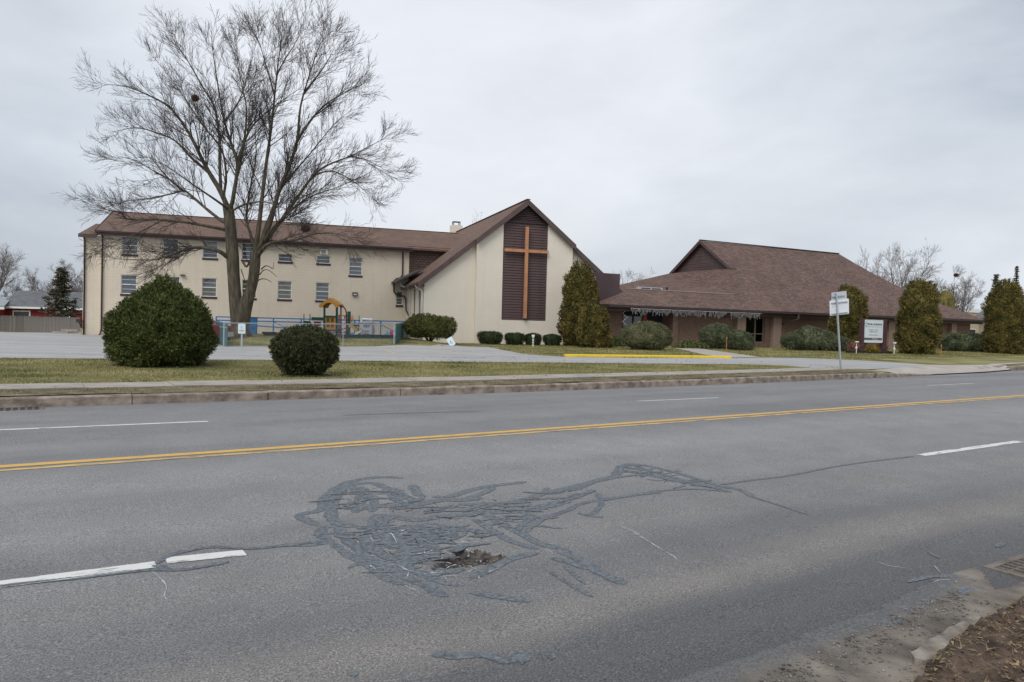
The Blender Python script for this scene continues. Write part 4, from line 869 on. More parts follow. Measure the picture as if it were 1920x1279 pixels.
# window left of the pillar
f = MB(); x0, x1, z0, z1 = -3.62, -1.45, .66, 2.62
M_bronze = mat('bronze_frame', (.16, .13, .115), .5, .1, 4)
f.box(x0, x0+.07, .1, .2, z0, z1).box(x1-.12, x1, .1, .2, z0, z1).box(x0+.07, x1-.12, .1, .2, z1-.07, z1).box(x0+.07, x1-.12, .1, .2, z0, z0+.07).box(-2.42, -2.30, .1, .2, z0+.07, z1-.07).box(-2.30, x1-.12, .1, .2, 1.28, 1.36).box(x0+.07, -2.42, .1, .2, 1.28, 1.36)
o = f.build('window', M_bronze, BR)
for a, b, c, d in ((-3.54, -2.43, 1.37, 2.54), (-3.54, -2.43, .74, 1.27), (-2.29, -1.58, 1.37, 2.54), (-2.29, -1.58, .74, 1.27)): MB().box(a, b, .145, .151, c, d).build('pane', M_glassd, o)
MB().box(-3.54, -2.45, .17, .175, 1.4, 2.5).build('blind', M_blind, o)
MB().box(x0, x1, .02, .24, .30, .655).build('panel_below', M_trim, o)
f = MB(); f.box(5.6, 5.68, .1, .2, .9, 2.6).box(7.12, 7.2, .1, .2, .9, 2.6).box(5.68, 7.12, .1, .2, .9, .98).box(5.68, 7.12, .1, .2, 2.52, 2.6).box(6.36, 6.44, .1, .2, .98, 2.52)
o = f.build('window', M_bronze, BR); MB().box(5.68, 6.36, .145, .15, .98, 2.52).build('pane', M_glassd, o); MB().box(6.44, 7.12, .145, .15, .98, 2.52).build('pane', M_glassd, o)
# roof faces
zf = lambda y: ZEV+SLB*(y-YEV)
GW = 3.8; ZG = ZRR-SLB*GW; G1 = (RL, DR-GW, ZG); G2 = (RL, DR+GW, ZG)
LR0, LR1, YLR = -13.3, -3.3, 1.3; ZL = ZEV+.56*(YLR-YEV)
YB = 2*DR-YEV
def hipcurve(t, back=False):
    x = RRt+(XR-RRt)*t; y = DR-(DR-YEV)*t; z = ZRR-(ZRR-ZEV)*t-.62*math.sin(math.pi*t)**1.0*(1-.25*t)
    return (x, y if not back else 2*DR-y, z)
hp = [hipcurve(i/8) for i in range(9)]; hpb = [hipcurve(i/8, True) for i in range(9)]
r_ = MB()
# front slope: fan strips that follow the slightly bell-cast hip
A = (LR1, YLR, ZL); E0 = (LR1, YEV, ZEV)
fv = [(RL, DR, ZRR), G1, A, E0]+[hp[8-i] for i in range(9)]
cen = (8.0, 3.2, zf(3.2)-.02); r_.add(fv+[cen], [(i, (i+1) % len(fv), len(fv)) for i in range(len(fv))])
r_.add([(RL, DR, ZRR), (RL, DR+GW, ZG), (-9.2, YB, ZEV)]+hpb[::-1]+[(8.0, 2*DR-3.2, zf(3.2))], [(i, (i+1) % 12, 12) for i in range(12)])
r_.add(hp+hpb, [(i, i+1, 9+i+1, 9+i) for i in range(8)])
r_.build('roof', M_roof2, BR, uv=True)
# left hip below the gablet
lh = MB(); Bk = (-8.6, 12.6, 4.75); lh.add([G1, G2, Bk, (-13.2, 6.0, 4.0), (-11.5, 1.6, 4.0), A], [(0, 1, 5), (1, 2, 5), (2, 3, 4), (2, 4, 5)]); lh.build('hip_roof', M_roof2, BR, uv=True)
# low front roof over the entrance
lr = MB(); lr.add([(XL, YEV, ZEV), E0, A, (LR0, YLR, ZL), (XL, 4.0, ZEV)], [(0, 1, 2, 3), (0, 3, 4)]); lr.build('entrance_roof', M_roof2, BR, uv=True)
MB().bar((LR0, YLR, ZL+.012), (LR1-.3, YLR, ZL+.012), .16, .05).build('ridge_flashing', mat('copper_flashing', (.40, .30, .25), .6), BR)
MB().box(XL, XR, YEV-.04, YEV-.002, ZEV-.24, ZEV-.005).build('fascia', M_trim, BR)
MB().prism([(YEV-.17, ZEV-.17), (YEV-.17, ZEV-.02), (YEV-.14, ZEV-.02), (YEV-.14, ZEV-.14), (YEV-.045, ZEV-.14), (YEV-.045, ZEV-.17)], XR, 'x', XL).build('gutter', M_trim, BR)
MB().box(XL, XR, -.62, -.56, ZEV-.42, ZEV-.26).build('soffit_beam', M_fascia, BR)
MB().box(XL+.02, XR-.02, YEV, .2, ZEV-.25, ZEV-.22).build('soffit', M_soffit, BR)
for x in (-8.3, 1.0):
    m_ = MB(); m_.box(x-.07, x+.07, YEV-.15, YEV-.045, ZEV-.52, ZEV-.172); o = m_.build('downpipe_head', M_fascia, BR)
downpipe(BR, [(1.0, YEV-.1, ZEV-.5), (.9, YEV-.1, ZEV-.58), (.06, -.12, ZEV-.95), (.03, -.1, ZEV-1.1), (.03, -.1, .15)], M_trim, .045)
downpipe(BR, [(-10.06, -.3, 2.8), (-10.06, -.1, 2.6), (-10.06, -.1, .1)], M_trim, .05)
MB().box(XL-.04, XL-.002, YEV, 4, ZEV-.24, ZEV-.005).build('fascia', M_trim, BR)
# gablet
MB().add([(RL+.35, DR-GW, ZG), (RL+.35, DR+GW, ZG), (RL+.35, DR, ZRR)], [(0, 1, 2)]).build('gable_backing', M_trim, BR)
ng = 16
for i in range(ng):
    z_ = ZG+.03+i*.158; hw = (ZRR-.06-z_)/SLB-.12
    if hw < .12: break
    MB().box(RL+.26+.02*(i % 2), RL+.345, DR-hw, DR+hw, z_, z_+.135).build('gable_board', M_fascia, BR)
for sg in (-1, 1):
    MB().add([(RL-.1, DR, ZRR+.06), (RL-.1, DR+sg*(GW+.2), ZG-.05), (RL-.1, DR+sg*(GW+.2), ZG-.33), (RL-.1, DR, ZRR-.24), (RL-.05, DR, ZRR+.06), (RL-.05, DR+sg*(GW+.2), ZG-.05), (RL-.05, DR+sg*(GW+.2), ZG-.33), (RL-.05, DR, ZRR-.24)],
             [(0, 1, 2, 3), (7, 6, 5, 4), (0, 4, 5, 1), (1, 5, 6, 2), (2, 6, 7, 3), (3, 7, 4, 0)]).build('barge_board', M_fascia, BR)
    m_ = MB(); q = [(RL-.12, DR, ZRR+.05), (RL+.5, DR, ZRR+.05), (RL+.5, DR+sg*(GW+.1), ZG+.02), (RL-.12, DR+sg*(GW+.1), ZG+.02)]
    loft_quad(m_, *q, .09); m_.build('gablet_roof', M_roof2, BR, uv=True)
MB().bar((RL-.1, DR, ZRR+.06), (RRt, DR, ZRR+.03), .24, .05).build('ridge_cap', M_trim, BR)
# plain brown parapet wall to the left of the entrance roof
pw = MB().box(-17.1, -14.35, 1.02, 1.3, 2.7, 5.28).build('parapet_wall', mat('stained_parapet', (.085, .058, .062), .8, .2, .7), BR)
for (a, z_, w, h) in ((-16.85, 4.25, .2, .7), (-16.5, 4.65, .14, .35)):
    MB().box(a, a+w, 1.014, 1.0185, z_, z_+h).build('white_stain', mat('lime_stain', (.30, .27, .29), .9, .4, 4), pw)
pk = MB(); pk.box(-11.0, -8.7, 3.4, 3.6, 4.1, 4.64); pko = pk.build('roof_unit', M_alu, BR)
for a in (-10.7, -9.7): MB().box(a, a+.85, 3.38, 3.395, 4.36, 4.58).build('grille', M_glassd, pko)
MB().tube([(-8.2, 3.5, 4.1), (-8.2, 3.5, 4.72)], .09, 8).build('vent_pipe', M_trim, BR)
# icicle lights along the eave
def frame_pt(P, H, Nn, x, y, z): return (P[0]+x*H[0]+y*Nn[0], P[1]+x*H[1]+y*Nn[1], z)
px_, py_, _ = frame_pt(P_BRICK, BH, BN, -14.9, YEV-.19, 0)
IC = thing('icicle_lights', (px_, py_, ZEV-.22), ROTB, 'unlit white icicle light strings hanging along the gutter of the brick building', 'string lights')
M_ice = mat('icicle_wire', (.52, .53, .54), .6, .3, 8); r2 = random.Random(12)
MB().tube([(0+i*.6, .02*math.sin(i), -.02*abs(math.sin(i*1.3))) for i in range(21)], .012, 5).build('cable', M_ice, IC)
for i in range(104):
    x = .06+i*.1135; L = .13+.36*abs(math.sin(i*.83+math.sin(i*.31)*2))*(.6+.4*r2.random()); n = 5; pts = [(x+r2.uniform(-.03, .03), r2.uniform(-.03, .03), -L*k/n) for k in range(n+1)]
    if r2.random() < .06: continue
    m_ = MB(); m_.tube(pts, .0055, 4, caps=False)
    for k in range(1, n+1): 
        q = pts[k]; m_.tube([(q[0], q[1], q[2]+.02), (q[0], q[1], q[2]-.035)], [.013, .006], 4)
    m_.build('light_strand', M_ice, IC)
def garland(x, y, z0, z1, label, w=.1, seed=1):
    px_, py_, _ = frame_pt(P_BRICK, BH, BN, x, y, 0); t = thing('light_garland', (px_, py_, z0), ROTB, label, 'string lights'); r = random.Random(seed); n = 34; pts = []
    for i in range(n): pts.append((w*math.sin(i*.8)*r.uniform(.5, 1.2), .05*math.cos(i*.8), (z1-z0)*i/(n-1)))
    MB().tube(pts, .014, 5).build('cable', M_ice, t); m_ = MB()
    for q in pts[::2]: m_.tube([(q[0], q[1], q[2]-.03), (q[0], q[1], q[2]+.03)], [.028, .012], 5)
    tag(m_.build('bulb', M_ice, t), kind='stuff')
garland(-15.0, -.62, .35, 2.75, 'loose white light string spiralling down beside the entrance pillar', .18, 3)

# ------------------------------------------------------------------ foliage
def leafmat(name, c1, c2, scale=1.2, island=.5, rough=.75, tip=None):
    m = mat(name, c1, rough, .3, scale*3.2, col2=c2, island=island, spec=.2, detail=6); return m
def sprigs(P, Nn, size, rng, up=.35, elong=2.2, curl=.3):
    """diamond-shaped leaf sprays at points P, pointing mostly along Nn"""
    n = len(P); d = Nn+rng.normal(0, .55, (n, 3)); d[:, 2] += up; d /= np.linalg.norm(d, axis=1)[:, None]
    t = rng.normal(0, 1, (n, 3)); t -= (t*d).sum(1)[:, None]*d; t /= np.linalg.norm(t, axis=1)[:, None]
    s = (size*(.6+.8*rng.random(n)))[:, None]; V = np.empty((n, 4, 3)); V[:, 0] = P-d*s*.5; V[:, 1] = P+t*s/elong*.5; V[:, 2] = P+d*s*.6; V[:, 3] = P-t*s/elong*.5
    return V.reshape(-1, 3), np.arange(4*n).reshape(-1, 4)
def lumps(P, amp, freq, ph):
    x, y, z = P[:, 0]*freq, P[:, 1]*freq, P[:, 2]*freq
    return amp*(np.sin(x*1.3+ph+np.sin(y*1.1+ph*2))*np.sin(y*1.5-ph+np.sin(z*1.7))*np.sin(z*1.4+ph*.7+np.sin(x*.9))*1.6+.45*np.sin(x*3.1+y*2.3+ph)*np.sin(z*3.3-y*1.9))
def bush_surface(prof, sy, N, rng, amp, freq, ph, shell=.22, lean=0.0):
    pz = np.array([q[0] for q in prof], float); pr = np.array([q[1] for q in prof], float)
    zz = np.linspace(pz[0], pz[-1], 400); rr = np.interp(zz, pz, pr); ds = np.sqrt(np.gradient(zz)**2+np.gradient(rr)**2)*(rr+.04); c = np.cumsum(ds); c /= c[-1]
    z = np.interp(rng.random(N), c, zz); r = np.interp(z, pz, pr); th = rng.uniform(0, 2*math.pi, N)
    dr = (np.interp(z+.02, pz, pr)-np.interp(z-.02, pz, pr))/.04; dr = np.clip(dr, -6, 6)
    Nn = np.stack([np.cos(th), np.sin(th)/sy, -dr], -1); Nn /= np.linalg.norm(Nn, axis=1)[:, None]
    P = np.stack([r*np.cos(th), r*np.sin(th)*sy, z], -1); P = P+Nn*lumps(P, amp, freq, ph)[:, None]
    P = P-Nn*(shell*rng.random(N)**2.2)[:, None]; P[:, 2] = np.maximum(P[:, 2], .015); P[:, 0] += lean*P[:, 2]
    return P, Nn
def bush(u, Y, prof_px, base_v, label, m, N, size, seed, cat='bush', name='clipped_bush', sy=1.0, amp=.06, freq=2.0, shell=.22, up=.35, elong=2.2, stems=None, group=None, core=.84, lean=0, gap=0.0):
    """prof_px: (height, half width) pairs in photo pixels above the foot"""
    rng = np.random.default_rng(seed); k = Y/CF; x, y, z = spot(u, Y); t = thing(name, (x, y, z), 0, label, cat, group)
    prof = [(a*k, b*k) for a, b in prof_px]; top_ = prof[-1][0]; cut = size*.75; prof = [(h*(top_-cut*.7)/top_, max(r-cut*.85, r*.35)) for h, r in prof]
    P, Nn = bush_surface(prof, sy, N, rng, amp, freq, seed*1.7, shell, lean)
    if gap > 0:
        g = np.sin(P[:, 0]*5+seed)*np.sin(P[:, 1]*5.3)*np.sin(P[:, 2]*5.7+1); keep = g < 1-gap*(.6+rng.random(len(P))*.8); P, Nn = P[keep], Nn[keep]
    # tufts: bundles of leaf sprays fanning out from a common foot
    nt = 9; Pc, Nc = P[:len(P)//nt], Nn[:len(P)//nt]; dT = Nc+rng.normal(0, .38, Nc.shape); dT[:, 2] += up*.8; dT /= np.linalg.norm(dT, axis=1)[:, None]
    Lt = size*(1.1+.9*rng.random((len(Pc), 1, 1))); f = rng.random((len(Pc), nt, 1)); Q = Pc[:, None]+dT[:, None]*(f-.35)*Lt*1.5+rng.normal(0, .30, (len(Pc), nt, 3))*Lt*(1.05-.7*f)*.55
    D = dT[:, None]+rng.normal(0, .35, (len(Pc), nt, 3)); V, F = sprigs(Q.reshape(-1, 3), D.reshape(-1, 3), np.full(Q.shape[0]*nt, size), rng, 0, elong); V[:, 2] = np.maximum(V[:, 2], .01); raw_mesh('foliage', V, F, m, t)
    cprof = [(max(r*core-.02, .01), h) for h, r in prof]; lo = prof[0][0]
    c = MB().lathe([(r, (h-lo)*.95+lo+.02) for r, h in cprof], 18, 1, sy); c.v = [(a+lean*d, b, d) for a, b, d in c.v]; c.build('inner_growth', m, t, smooth=True)
    ns = stems or 5; rr = random.Random(seed)
    for i in range(ns):
        a = 2*math.pi*i/ns+rr.random(); R = prof[min(3, len(prof)-1)][1]*.55; h = prof[0][0]+.35*(prof[-1][0]-prof[0][0])
        MB().tube([(.05*math.cos(a), .05*math.sin(a), -.05), (.35*R*math.cos(a), .35*R*math.sin(a)*sy, h*.4), (R*math.cos(a), R*math.sin(a)*sy, h)], [.045, .035, .02], 6).build('stem', M_bark, t, smooth=True)
    return t
L_yew = leafmat('yew_leaf', (.036, .052, .012), (.095, .112, .032), 1.5)
L_yew2 = leafmat('dark_yew_leaf', (.028, .040, .015), (.072, .072, .034), 2.2)
L_yew3 = leafmat('olive_yew_leaf', (.06, .074, .02), (.115, .115, .035), 1.3)
L_box = leafmat('box_leaf', (.022, .038, .016), (.04, .058, .024), 2)
L_jun = leafmat('grey_juniper_leaf', (.10, .112, .058), (.17, .165, .092), .6)
L_jun2 = leafmat('blue_juniper_leaf', (.068, .088, .046), (.13, .142, .08), .6)
L_low = leafmat('low_juniper_leaf', (.07, .095, .03), (.14, .155, .06), 1.8)
L_arb = leafmat('arborvitae_leaf', (.060, .070, .018), (.165, .130, .040), .55, .5)
L_spr = leafmat('spruce_leaf', (.05, .06, .04), (.10, .088, .058), .5)
L_gold = leafmat('golden_leaf', (.15, .115, .02), (.24, .17, .03), 3)
L_redt = leafmat('red_twig', (.16, .07, .055), (.22, .11, .08), 3)
bush(303, 20.9, [(3, 50), (10, 74), (24, 86), (45, 93), (66, 93), (86, 88), (107, 76), (126, 58), (142, 41), (156, 24), (169, 5)], 681, 'very large dome-shaped dark green yew bush on the lawn, left of the tree', L_yew, 90000, .062, 1, amp=.09, freq=2.4, shell=.26, elong=3.0, up=.3)
bush(572, 18.6, [(2, 20), (8, 35), (20, 48), (34, 57), (50, 62.5), (64, 61), (76, 52), (85, 38), (91, 10)], 701, 'medium rounded dark yew bush on the lawn strip near the sidewalk', L_yew2, 52000, .048, 2, amp=.045, freq=3.2, shell=.2, elong=2.8, up=.1)
bush(806, 44.5, [(8, 32), (13, 43), (22, 49), (34, 49), (42, 43), (47, 30), (50, 5)], 641, 'wide flat-topped olive green bush on bare stems at the church corner', L_yew3, 26000, .075, 3, amp=.08, freq=2.2, shell=.28, stems=11, core=.72, gap=.25, up=.3)
for i, (u, w, h, lab) in enumerate([(919, 24, 24, 'leftmost and widest of the four low clipped box hedges under the cross'), (965.5, 19.5, 22, 'second box hedge from the left under the cross'), (1000, 17, 21, 'third box hedge, behind the short white post'), (1036, 18, 21, 'rightmost box hedge, next to the tall arborvitae')]):
    bush(u, 48.2, [(1, w*.72), (4, w*.84), (12, w*.98), (h-5, w*1.0), (h-2, w*.92), (h, w*.5), (h+.6, 1)], 643, lab, L_box, 11000, .05, 10+i, amp=.03, freq=3, shell=.12, group='low box hedges under the cross', core=.9, name='box_hedge', cat='hedge', sy=.7)
bush(1212, 44.5, [(2, 25), (8, 38), (18, 47), (27, 48.5), (36, 46), (44, 37), (50, 22), (53, 4)], 651, 'domed grey-green juniper bush in front of the red entrance doors', L_jun, 36000, .06, 20, amp=.07, freq=2, shell=.2, name='juniper_bush', sy=.8)
bush(1347, 51, [(1, 25), (8, 32), (18, 35), (28, 35), (37, 30), (43, 20), (46, 3)], 652, 'rounded grey-green juniper against the brick wall, left of the window', L_jun2, 26000, .065, 21, amp=.06, shell=.2, name='juniper_bush', sy=.8)
bush(1391, 48.5, [(1, 18), (8, 26), (17, 28), (27, 25), (34, 17), (38, 3)], 654, 'smaller juniper mound leaning towards the brick building window', L_jun2, 22000, .065, 22, amp=.06, shell=.2, name='juniper_bush', sy=.8, lean=-.25)
bush(1534, 52, [(1, 45), (6, 58), (14, 65), (22, 62), (30, 48), (37, 30), (42, 14), (44, 2)], 657, 'broad spreading grey-green juniper behind the street sign', L_jun2, 40000, .07, 23, amp=.09, freq=1.6, shell=.25, name='juniper_bush', sy=.6, lean=-.35)
bush(1817, 60, [(1, 47), (6, 54), (14, 56), (23, 52), (30, 40), (34, 18), (36, 2)], 662, 'long low juniper hedge between two arborvitae on the right', L_jun2, 34000, .075, 24, amp=.06, freq=1.5, shell=.22, name='juniper_bush', sy=.5)
bush(1296, 50, [(0, 36), (3, 38), (7, 32), (10, 18), (13, 2)], 650, 'low spreading yellow-green juniper beside the front path', L_low, 7000, .10, 25, amp=.1, freq=2, shell=.2, name='juniper_bush', sy=.5, up=.5)
bush(1157, 50, [(0, 15), (4, 17), (10, 14), (15, 8), (18, 1)], 645, 'small leafy green shrub at the foot of the entrance pillar', L_low, 4000, .11, 26, amp=.1, freq=2, shell=.2, name='small_shrub', cat='shrub', sy=.7, up=.5)
def arbor(u, Y, h, w, label, seed, N=42000, bulge=.25):
    prof = [(0, w*.78), (h*.06, w*.88), (h*.18, w*.98), (h*.34, w), (h*.54, w*.95), (h*.70, w*.89), (h*.83, w*.78), (h*.92, w*.60), (h*.97, w*.40), (h, w*.05)]
    return bush(u, Y, prof, 0, label, L_arb, N, .12, seed, cat='arborvitae', name='arborvitae', amp=.17, freq=1.6, shell=.4, up=1.3, elong=3.0, group='arborvitae along the buildings', core=.78, gap=.12)
arbor(1085, 48.8, 152, 37, 'tall twin-topped arborvitae at the right corner of the church', 31)
arbor(1114, 46.6, 80, 33, 'short bushy arborvitae in front of the tall one beside the church', 32, 24000)
arbor(1592, 55.5, 120, 33, 'arborvitae behind the street sign, left of the white church sign', 33)
arbor(1722, 49.5, 141, 38, 'broad arborvitae between the church sign and the long juniper hedge', 34)
arbor(1884, 56, 139, 36, 'arborvitae at the far right end of the brick building', 35)

# ------------------------------------------------------------------ bare trees
def curve_pts(P, n):
    P = [Vector(p) for p in P]; out = []
    for i in range(len(P)-1):
        p0 = P[max(i-1, 0)]; p1 = P[i]; p2 = P[i+1]; p3 = P[min(i+2, len(P)-1)]
        for j in range(n):
            t = j/n; out.append(.5*((2*p1)+(p2-p0)*t+(2*p0-5*p1+4*p2-p3)*t*t+(3*p1-p0-3*p2+p3)*t**3))
    out.append(P[-1]); return out
def fast_tubes(branches, n):
    """branches: list of (pts array (k,3), radii array (k,)) -> V, F with n-sided tubes"""
    V = []; F = []; o = 0; ang = np.arange(n)*2*math.pi/n; ca, sa = np.cos(ang), np.sin(ang)
    for P, r in branches:
        k = len(P); T = np.gradient(P, axis=0); T /= np.linalg.norm(T, axis=1)[:, None]+1e-9
        ref = np.array([0, 0, 1.]) if abs(T[0, 2]) < .85 else np.array([1., 0, 0]); X = np.cross(T, ref); X /= np.linalg.norm(X, axis=1)[:, None]+1e-9; Yv = np.cross(T, X)
        V.append((P[:, None]+(X[:, None]*ca[None, :, None]+Yv[:, None]*sa[None, :, None])*r[:, None, None]).reshape(-1, 3))
        i = np.arange(k-1)[:, None]*n; j = np.arange(n)[None]; j2 = (j+1) % n
        F.append(np.stack([i+j, i+j2, i+n+j2, i+n+j], -1).reshape(-1, 4)+o); o += k*n
    return np.concatenate(V), np.concatenate(F)
def grow(parent_pts, parent_r, rng, n, lo, hi, lmin, lmax, ang, upb, rfac, npts=6, wob=.06, tipbias=0.0, sidegain=None):
    """side branches along one parent branch"""
    P = parent_pts; k = len(P); out = []
    for _ in range(n):
        f = lo+(hi-lo)*rng.random()**(1-tipbias); i = f*(k-1); a = int(min(i, k-2)); q = P[a]+(P[a+1]-P[a])*(i-a); T = P[a+1]-P[a]; T = T/(np.linalg.norm(T)+1e-9)
        rnd = rng.normal(0, 1, 3); rnd -= T*(rnd@T); rnd /= np.linalg.norm(rnd)+1e-9; an = math.radians(ang*(.65+.7*rng.random())); d = T*math.cos(an)+rnd*math.sin(an)
        L = (lmin+(lmax-lmin)*rng.random())*(1.12-.62*f); pts = [q]; dd = d.copy()
        for s in range(npts-1):
            dd = dd+np.array([0, 0, upb/npts])+rng.normal(0, wob, 3); dd /= np.linalg.norm(dd); pts.append(pts[-1]+dd*L/(npts-1))
        r0 = max(parent_r[a]*rfac, .0055); out.append((np.array(pts), np.linspace(r0, max(r0*.32, .0045), npts)))
    return out
TY = 41.0
tb = at(449, 637, TY); TB = Vector((tb.x, tb.y, float(zland(tb.x, tb.y))))
TREE = thing('bare_tree', TB, 0, 'huge leafless twin-trunk tree standing on the grass in front of the long cream building', 'tree')
def tp(pl, d0=0.0, d1=0.0):
    n = len(pl); out = []
    for i, (u, v) in enumerate(pl):
        t = i/(n-1); out.append(at(u, v, TY+d0+(d1-d0)*t)-TB)
    return out
rngT = np.random.default_rng(42)
stemL = [(447, 642), (447, 612), (443, 580), (440, 545), (438, 515), (436, 480), (433, 440), (430, 405), (427, 386)]
stemR = [(450, 640), (454, 612), (461, 582), (468, 552), (475, 522), (478, 495), (479, 470)]
pxm = TY/CF
def add_limb(name, pl, r0, r1, d0=0, d1=0, n=9):
    pts = curve_pts(tp(pl, d0, d1), 4); k = len(pts); tt = [i/(k-1) for i in range(k)]
    rr = [.82*r0*pxm*(1-t)**1.15+r1*.7*pxm*(1-(1-t)**1.15) for t in tt]
    # small knobbly variation
    rr = [r*(1+.05*math.sin(i*2.1)) for i, r in enumerate(rr)]
    MB().tube(pts, rr, n).build(name, M_bark, TREE, smooth=True)
    return np.array([list(p) for p in pts]), np.array(rr)
Lm = []
def trunk_tube(pl, widths, d0=0, d1=0):
    pts = curve_pts(tp(pl, d0, d1), 4); k = len(pts); rr = [np.interp(i/(k-1), np.linspace(0, 1, len(widths)), widths)*pxm for i in range(k)]
    MB().tube(pts, rr, 14).build('trunk', M_bark, TREE, smooth=True)
trunk_tube(stemL, [19, 13.5, 12, 11.3, 11, 11.5, 10.5, 10, 9.5], -.1, .0)
trunk_tube([(449, 643), (450, 612), (451, 590), (453, 568), (455, 556)], [18.5, 15.8, 15, 11, 4], .05, .05)
trunk_tube(stemR, [17, 13, 10.5, 9.6, 9.6, 9.8, 9], .25, -.2)
# flare at the foot
fl = MB()
for i in range(7):
    a = i*2*math.pi/7+.3; fl.tube([(.30*math.cos(a), .30*math.sin(a), .75), (.42*math.cos(a), .42*math.sin(a), .25), (.72*math.cos(a), .72*math.sin(a), -.06)], [.16, .17, .10], 8)
fl.build('root_flare', M_bark, TREE, smooth=True)
LIMBS = [
 ([(427,390),(413,358),(393,325),(380,301),(360,260),(340,228),(315,199),(279,179),(238,163),(196,158)], 6.6, .5, 0, -1.5),
 ([(393,325),(360,297),(328,264),(291,248),(254,240),(210,248)], 3.6, .45, -.4, 2.5),
 ([(414,360),(412,301),(411,260),(403,203),(380,163),(352,114),(330,82),(317,56)], 4.2, .45, 0, 2.5),
 ([(430,395),(437,372),(445,309),(433,268),(421,228),(409,163),(401,110),(396,68)], 5.6, .45, 0, -2.5),
 ([(444,312),(458,268),(474,236),(500,211),(531,187),(567,163)], 3.0, .4, -.6, -3.5),
 ([(421,228),(445,195),(458,163),(466,130),(478,80)], 2.3, .35, -1.4, -.5),
 ([(432,400),(440,350),(452,300),(459,255),(462,203),(454,163),(446,122),(441,65)], 4.6, .4, .2, 3.0),
 ([(478,478),(486,419),(492,366),(500,301),(509,236),(515,179),(521,122),(527,80),(530,42)], 6.2, .45, -.2, .8),
 ([(515,179),(502,134),(487,84),(470,48)], 2.4, .35, .4, 2.2),
 ([(519,140),(535,110),(551,86),(566,56)], 2.2, .35, .5, -1.6),
 ([(481,475),(506,419),(523,358),(543,309),(557,264),(563,203),(576,154),(595,96),(609,68)], 6.0, .45, -.2, -2.4),
 ([(556,266),(584,224),(612,195),(645,175),(692,152)], 3.2, .4, -1.2, 1.2),
 ([(570,176),(607,126),(628,88)], 2.3, .35, -1.6, -3.6),
 ([(484,478),(500,450),(523,419),(555,374),(588,329),(616,309),(657,293),(689,276),(724,258)], 6.0, .45, -.2, 2.2),
 ([(588,329),(624,321),(669,345),(703,378)], 2.4, .35, .9, -1.0),
 ([(657,293),(689,301),(728,322)], 1.9, .35, 1.6, 3.0),
 ([(481,487),(490,470),(505,457),(527,452),(555,450),(588,439),(628,438),(671,452)], 5.4, .4, -.2, -2.6),
 ([(432,486),(424,480),(410,471),(384,465),(364,464),(344,469),(318,479),(290,487),(245,487),(212,485)], 6.2, .5, 0, -2.4),
 ([(344,469),(330,480),(310,497),(291,517)], 2.2, .4, -1.2, -2.6),
 ([(364,464),(340,462),(318,464),(300,476),(280,492)], 2.6, .4, -1, .5),
 ([(428,420),(413,412),(385,390),(360,368),(344,358),(320,364),(279,372),(234,378),(190,392)], 4.6, .45, .1, 2.8),
 ([(344,358),(320,338),(295,325),(254,301),(215,292)], 2.3, .35, 1.3, -.5),
 ([(432,436),(418,430),(378,422),(348,417),(303,412),(267,412),(237,410),(225,398),(196,392),(150,376)], 4.4, .4, .2, -3.2),
 ([(305,412),(279,426),(255,438),(220,451),(180,462)], 2.4, .35, -1.8, -3.4),
 ([(430,400),(452,386),(486,378),(520,385),(556,402)], 2.8, .35, .2, -4.2),
 ([(480,470),(470,440),(462,405),(470,350),(480,290),(478,230),(486,170)], 4.2, .35, .2, 5.0),
 ([(430,400),(420,370),(424,330),(415,280),(380,235),(350,190),(322,150),(290,110)], 4.0, .35, .2, 4.6),
 ([(484,470),(510,430),(540,400),(580,370),(630,352),(680,330)], 3.8, .35, .1, -4.6),
 ([(428,392),(400,372),(360,345),(322,318),(285,296)], 3.2, .35, -.2, -4.4),
 ([(482,474),(500,420),(530,350),(580,290),(625,235),(660,205)], 3.8, .35, .2, 4.4),
]
LIMBS += [
 ([(490,505),(497,499),(505,500),(512,504),(513,492)], 1.6, .6, -.4, -.9), ([(487,515),(494,507),(504,507),(519,519)], 1.5, .6, -.4, -1.2), ([(483,527),(490,523),(500,524),(509,529)], 1.6, .8, -.4, -.8),
 ([(455,490),(462,500),(470,488),(478,478)], 2.8, 2.2, -.1, -.3), ([(452,505),(457,520),(460,528)], 1.5, .8, -.2, -.7),
]
l2all = []; l3all = []; l4all = []; cnt = 0
for idx, (pl, r0, r1, d0, d1) in enumerate(LIMBS):
    P, r = add_limb('limb', pl, r0, r1, d0, d1, 8 if r0 > 3 else 6)
    if r0 < 2 and idx >= 30: continue
    L = float(np.linalg.norm(np.diff(P, axis=0), axis=1).sum()); low = idx in (16, 17, 18, 19, 22, 23)
    l2 = grow(P, r, rngT, int(L*3.1)+3, .22, 1.0, 1.0, 3.3 if not low else 2.2, 33, .5 if not low else .12, .34, 7, .045)
    l2all += l2
    for P2, r2_ in l2:
        L2 = float(np.linalg.norm(P2[-1]-P2[0])); l3 = grow(P2, r2_, rngT, int(L2*3.8)+2, .15, 1.0, .5, 1.5, 31, .34 if not low else .05, .52, 5, .05)
        l3all += l3
        for P3, r3_ in l3:
            L3 = float(np.linalg.norm(P3[-1]-P3[0])); l4all += grow(P3, r3_, rngT, int(L3*4.2)+1, .2, 1.0, .25, .75, 30, .25 if not low else 0, .7, 4, .06)
V, F = fast_tubes(l2all, 5); tag(raw_mesh('branch', V, F, M_twig, TREE, smooth=True), kind='stuff')
V, F = fast_tubes(l3all, 4); tag(raw_mesh('small_branch', V, F, M_twig, TREE), kind='stuff')
V, F = fast_tubes(l4all, 3); tag(raw_mesh('twig', V, F, M_twig, TREE), kind='stuff')
